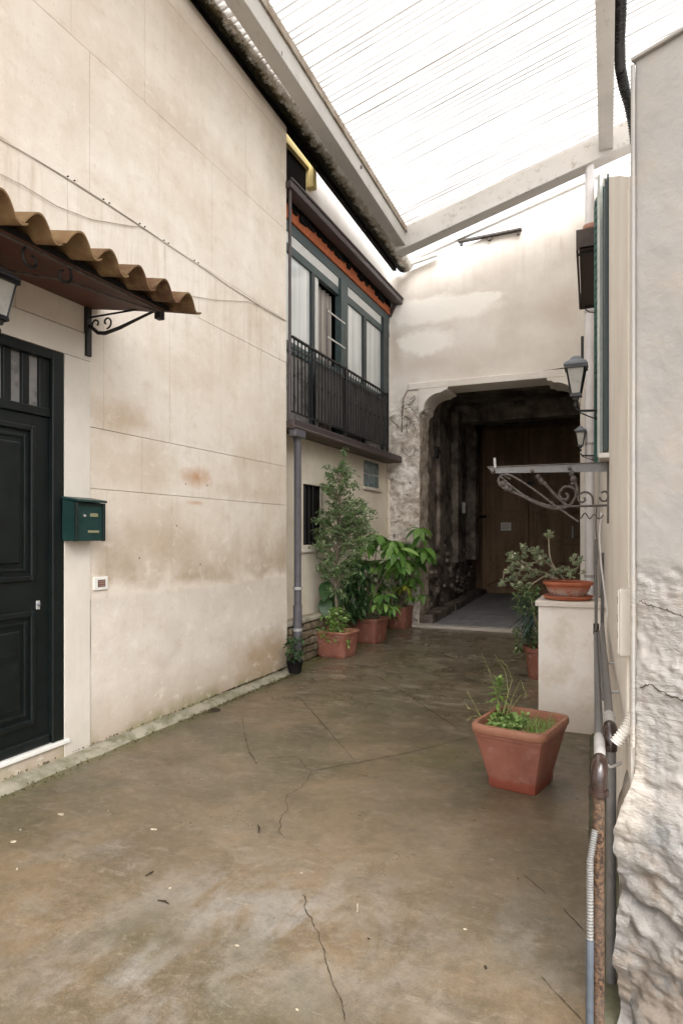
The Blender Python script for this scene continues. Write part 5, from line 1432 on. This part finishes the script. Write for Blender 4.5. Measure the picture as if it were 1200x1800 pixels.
for D in (2.7, 3.3): 
    c = atD(1052, D, zA); MB().tube([c+Vector((.0, 0, 0)), c+Vector((.1, 0, .01))], .006, 6).build('pipe_clip', ga, pb2)
t_ = thing('thin_pipe', 'thin grey pipe running between the two larger pipes on the right wall', 'pipe', (-.04, 2.4, .8))
MB().tube([atD(1060, 2.5, .82), atD(1052, 4.3, .82)], .006, 8).build('pipe', sg_, t_, smooth=True)
# old cables hanging on the wall above the pipes
random.seed(2)
for k, (pts, lb) in enumerate((([(1048, 890), (1047, 930), (1050, 975), (1047, 1010), (1049, 1060), (1047, 1110)], 'dark cable dangling on the right wall just left of the crumbling plaster'),
                               ([(1056, 900), (1053, 940), (1056, 990), (1062, 1040), (1068, 1085)], 'thin white cable down the right wall above the pipe ends'))):
    q = [P(px, py, Y=4.62) for px, py in pts]
    q = [Vector((rx(4.62, -.02)+.5*(p.x-rx(4.62, -.02)), p.y+ i*.02, p.z)) if False else p for i, p in enumerate(q)]
    tag(MB().tube(q, .006, 6).build('hanging_cable', MT['steel grey'] if k == 0 else MT['pipe white'], smooth=True), lb, 'cable')
# junction box and trunking
jb = thing('junction_box', 'tall grey plastic junction box on the right wall near the camera', 'junction box', (rx(2.6), 2.6, 1))
jy = 2.12
a, b = P(1088, 1036, Y=jy), P(1111, 1155, Y=jy)
MB().box((a.x, jy, b.z), (b.x+.005, jy+.07, a.z)).build('box', MT['box grey'], jb, bevel=.004)
MB().box((a.x-.004, jy+.01, b.z+.005), (a.x, jy+.06, a.z-.005)).build('lid', MT['white plastic'], jb, bevel=.002)
for z in (a.z-.045, a.z-.10, b.z+.05): MB().box((a.x-.006, jy+.02, z), (a.x-.004, jy+.05, z+.02)).build('clip', MT['steel grey'], jb)
tag(MB().tube([(b.x-.006, jy+.05, a.z), (b.x-.006, jy+.05, 2.5)], .006, 8).build('cable_trunking', MT['off white paint'], smooth=True), 'white upright cable trunking rising from the grey junction box', 'trunking')
tag(MB().tube([(b.x-.008, jy+.05, b.z), (b.x-.008, jy+.04, .90)], .008, 8).build('cable_trunking', MT['white wall'], smooth=True), 'white pipe dropping below the grey junction box towards the spiral conduit', 'trunking')
def spiral(path, r, n_rings, name, mat, label, cat='conduit'):
    pts = [Vector(p) for p in path]; out = []; rs = []
    tot = len(pts)-1
    for i in range(n_rings*4+1):
        f = i/(n_rings*4)*tot; k = min(int(f), tot-1); out.append(pts[k].lerp(pts[k+1], f-k)); rs.append(r*(1 if i % 4 in (0, 1) else .74))
    return tag(MB().tube(out, rs, 14).build(name, mat, smooth=False), label, cat)
s0 = P(1112, 1256, Y=2.14); s1 = P(1101, 1282, Y=2.12); s2 = P(1082, 1306, Y=2.12)
spiral([s0, s1, s2], .018, 11, 'spiral_conduit', MT['white plastic'], 'white corrugated conduit elbowing into the brown pipe joint')
c1_ = atD(1036.5, 1.80, 0)
q = [Vector((c1_.x, c1_.y, z)) for z in (.63, .55, .45, .33)]; q[0] = q[0]+Vector((.012, .02, 0)); 
spiral(q, .0095, 40, 'spiral_conduit', MT['conduit'], 'grey corrugated conduit running down left of the rusty pipe')
tag(MB().tube([Vector((c1_.x, c1_.y, .335)), Vector((c1_.x-.001, c1_.y-.01, -.02))], .0105, 12).build('smooth_conduit', MT['blue conduit'], smooth=True), 'smooth blue grey conduit at the bottom right beside the rusty pipe', 'conduit')
# mossy kerb strip along right wall
def rk_(a, b):
    y_ = 1.98+3.0*b; x0 = -.037*y_
    prof = [(x0-.02, -.02), (x0-.012, .02), (x0+.0, .035), (x0+.05, .04), (x0+.16, .045)]
    x, z = prof[min(4, int(round(a*4)))]
    return (x+.006*nz((0, y_*6, x), 1, 3), y_, z+.006*nz((2, y_*6, x*5), 1, 3))
mk = plaster('mossy edge', (.16, .155, .10), (.22, .21, .15), (.06, .06, .035), dsc=8, dth=(.4, .6), damt=.7)
grid(rk_, 4, 160).build('kerb', mk, smooth=True, kind='structure')

# ------------------------------------------------------------------ canopy
cn = thing('translucent_canopy', 'white translucent corrugated canopy on painted steel beams over the alley', 'canopy', (-1.5, 4, 6))
def cz(x): return 5.83+(x+2.97)*.27
pitch = .076
def sheet(y0, nw_, k):
    y1 = min(y0+nw_*pitch+.03, 9.46)
    x0 = -3.04+random.uniform(-.03, .03)
    segs = 8; ny = nw_*segs+3; lift = .004*(k % 2)
    vs = []; fs = []
    for i in range(ny+1):
        y_ = y0+(y1-y0)*i/ny; zz = .009*math.sin(2*math.pi*(y_)/pitch)
        for j in range(9):
            x = x0+(1.8-x0)*j/8; vs.append((x, y_, cz(x)+zz+lift+.003*math.sin(x*2+k)))
    for i in range(ny):
        for j in range(8): fs.append((i*9+j, i*9+j+1, (i+1)*9+j+1, (i+1)*9+j))
    return MB().add(vs, fs)
y_ = -2.6; k = 0  # starts behind the camera; unseen sheets there added to cut front light
while y_ < 9.3:
    sheet(y_, 12, k).build('corrugated_sheet', MT['sheet'], cn, smooth=False)
    y_ += 12*pitch; k += 1
for o_ in cn.children:
    o_.data.polygons.foreach_set('use_smooth', [True]*len(o_.data.polygons))
def bx_(y): return -2.82-.0324*(y-4.32)
def beam(x0f, y0, y1, w, zb, zt, name, mat):
    return MB().prism([(x0f(y0), y0, zb), (x0f(y0)+w, y0, zb), (x0f(y1)+w, y1, zb), (x0f(y1), y1, zb)], (0, 0, zt-zb)).build(name, mat, cn, bevel=.006)
beam(lambda y: bx_(y), -2.7, 9.05, .15, 5.58, 5.80, 'beam', MT['beam grey'])
beam(lambda y: bx_(y)+.152, -2.7, 9.0, .02, 5.76, 5.85, 'rotten_batten', MT['beam rotten'])
# right beam, sloping with the sheet
beam(lambda y: -.215-.016*(y-6.4), -2.7, 8.95, .17, 6.32, 6.50, 'beam', MT['beam grey'])
def sbeam(x0, x1, ya, yb_, dz0, dz1, name, mat):
    return MB().prism([(x0, ya, cz(x0)+dz0), (x1, ya, cz(x1)+dz0), (x1, ya, cz(x1)+dz1), (x0, ya, cz(x0)+dz1)], (0, yb_-ya, 0)).build(name, mat, cn, bevel=.008)
sbeam(-2.97, .30, 8.93, 9.10, -.34, -.02, 'cross_beam', MT['beam white'])
sbeam(-2.97, .30, 8.90, 9.12, -.345, -.325, 'beam_flange', MT['beam grey'])
# flashing between sheet and end wall
MB().prism([(-3.1, 9.86, cz(-3.1)-.06), (1.3, 9.86, cz(1.3)-.06), (1.3, 9.945, cz(1.3)-.06), (-3.1, 9.945, cz(-3.1)-.06)], (0, 0, .03)).build('wall_flashing', MT['beam white'], cn)
for y0 in (3.1, 5.0, 6.9, 8.6):
    MB().tube([(-2.7, y0, 5.60), (-2.7, y0, 5.63)], .012, 8).build('bolt', MT['worn iron'], cn)
# mouldy gutter between wall top and canopy
def gzz(y): return 5.85-.045*(y-4.46)
gu = thing('mouldy_gutter', 'white roof gutter with a black mouldy underside above the left wall', 'gutter', (-3.15, 5, 5.6))
def gf(a, b):
    y_ = -3+12.9*b; th = math.pi+math.pi*a
    r = .125+.006*nz((0, y_, a), 3, 2)
    return (-3.13+r*math.cos(th)*1.05, y_, gzz(y_)+.10+r*.85*math.sin(th)+.01*nz((a, y_*3, 0), 1, 3))
grid(gf, 14, 260).build('trough', MT['gutter mould'], gu, smooth=True)
MB().prism([(-3.30, -3, gzz(-3)+.0), (-3.24, -3, gzz(-3)-.01), (-3.24, -3, gzz(-3)+.12), (-3.30, -3, gzz(-3)+.12)], (0, 12.8, gzz(9.8)-gzz(-3))).build('backing', MT['black void'], gu)
mm = MB(); random.seed(6)
for i in range(2600):
    y_ = random.uniform(2.5, 9.6); x = -3.20+random.betavariate(2, 3)*.16
    if nz((0, y_, 0), 2.5, 3) < -.25: continue
    th = math.acos(max(-1, min(1, (x+3.13)/.131))); c = Vector((x, y_, gzz(y_)+.10-.107*math.sin(th)))
    d = Vector((random.uniform(-.3, 1), random.uniform(-.8, .8), random.uniform(-1.2, -.1))).normalized()*random.uniform(.01, .035)
    s_ = Vector((0, 1, 0))*.006
    mm.add([c-s_, c+s_, c+d], [(0, 1, 2)])
mm.build('moss', MT['moss'], gu, kind='stuff')
# short return of the gutter on the far wall
MB().tube([(-3.12, 9.84, gzz(9.84)+.07), (-2.6, 9.86, gzz(9.84)+.17)], .035, 8).build('gutter_return', MT['gutter mould'], gu, smooth=True)
# black corrugated hose
hz = [(1090, -30), (1090, 20), (1088, 70), (1090, 120), (1097, 155), (1106, 185), (1112, 215), (1116, 250)]
q = [P(px, py, Z=6.40) if py < 150 else P(px, py, Y=7.75+(py-150)*.004) for px, py in hz]
n = []
for a, b in zip(q[:-1], q[1:]):
    for k in range(14): n.append(a.lerp(b, k/14))
n.append(q[-1])
rr_ = [(.058 if i % 2 else .047) for i in range(len(n))]
tag(MB().tube(n, rr_, 12).build('black_hose', MT['hose black'], smooth=True), 'black ribbed hose curving down beside the right canopy beam', 'hose')
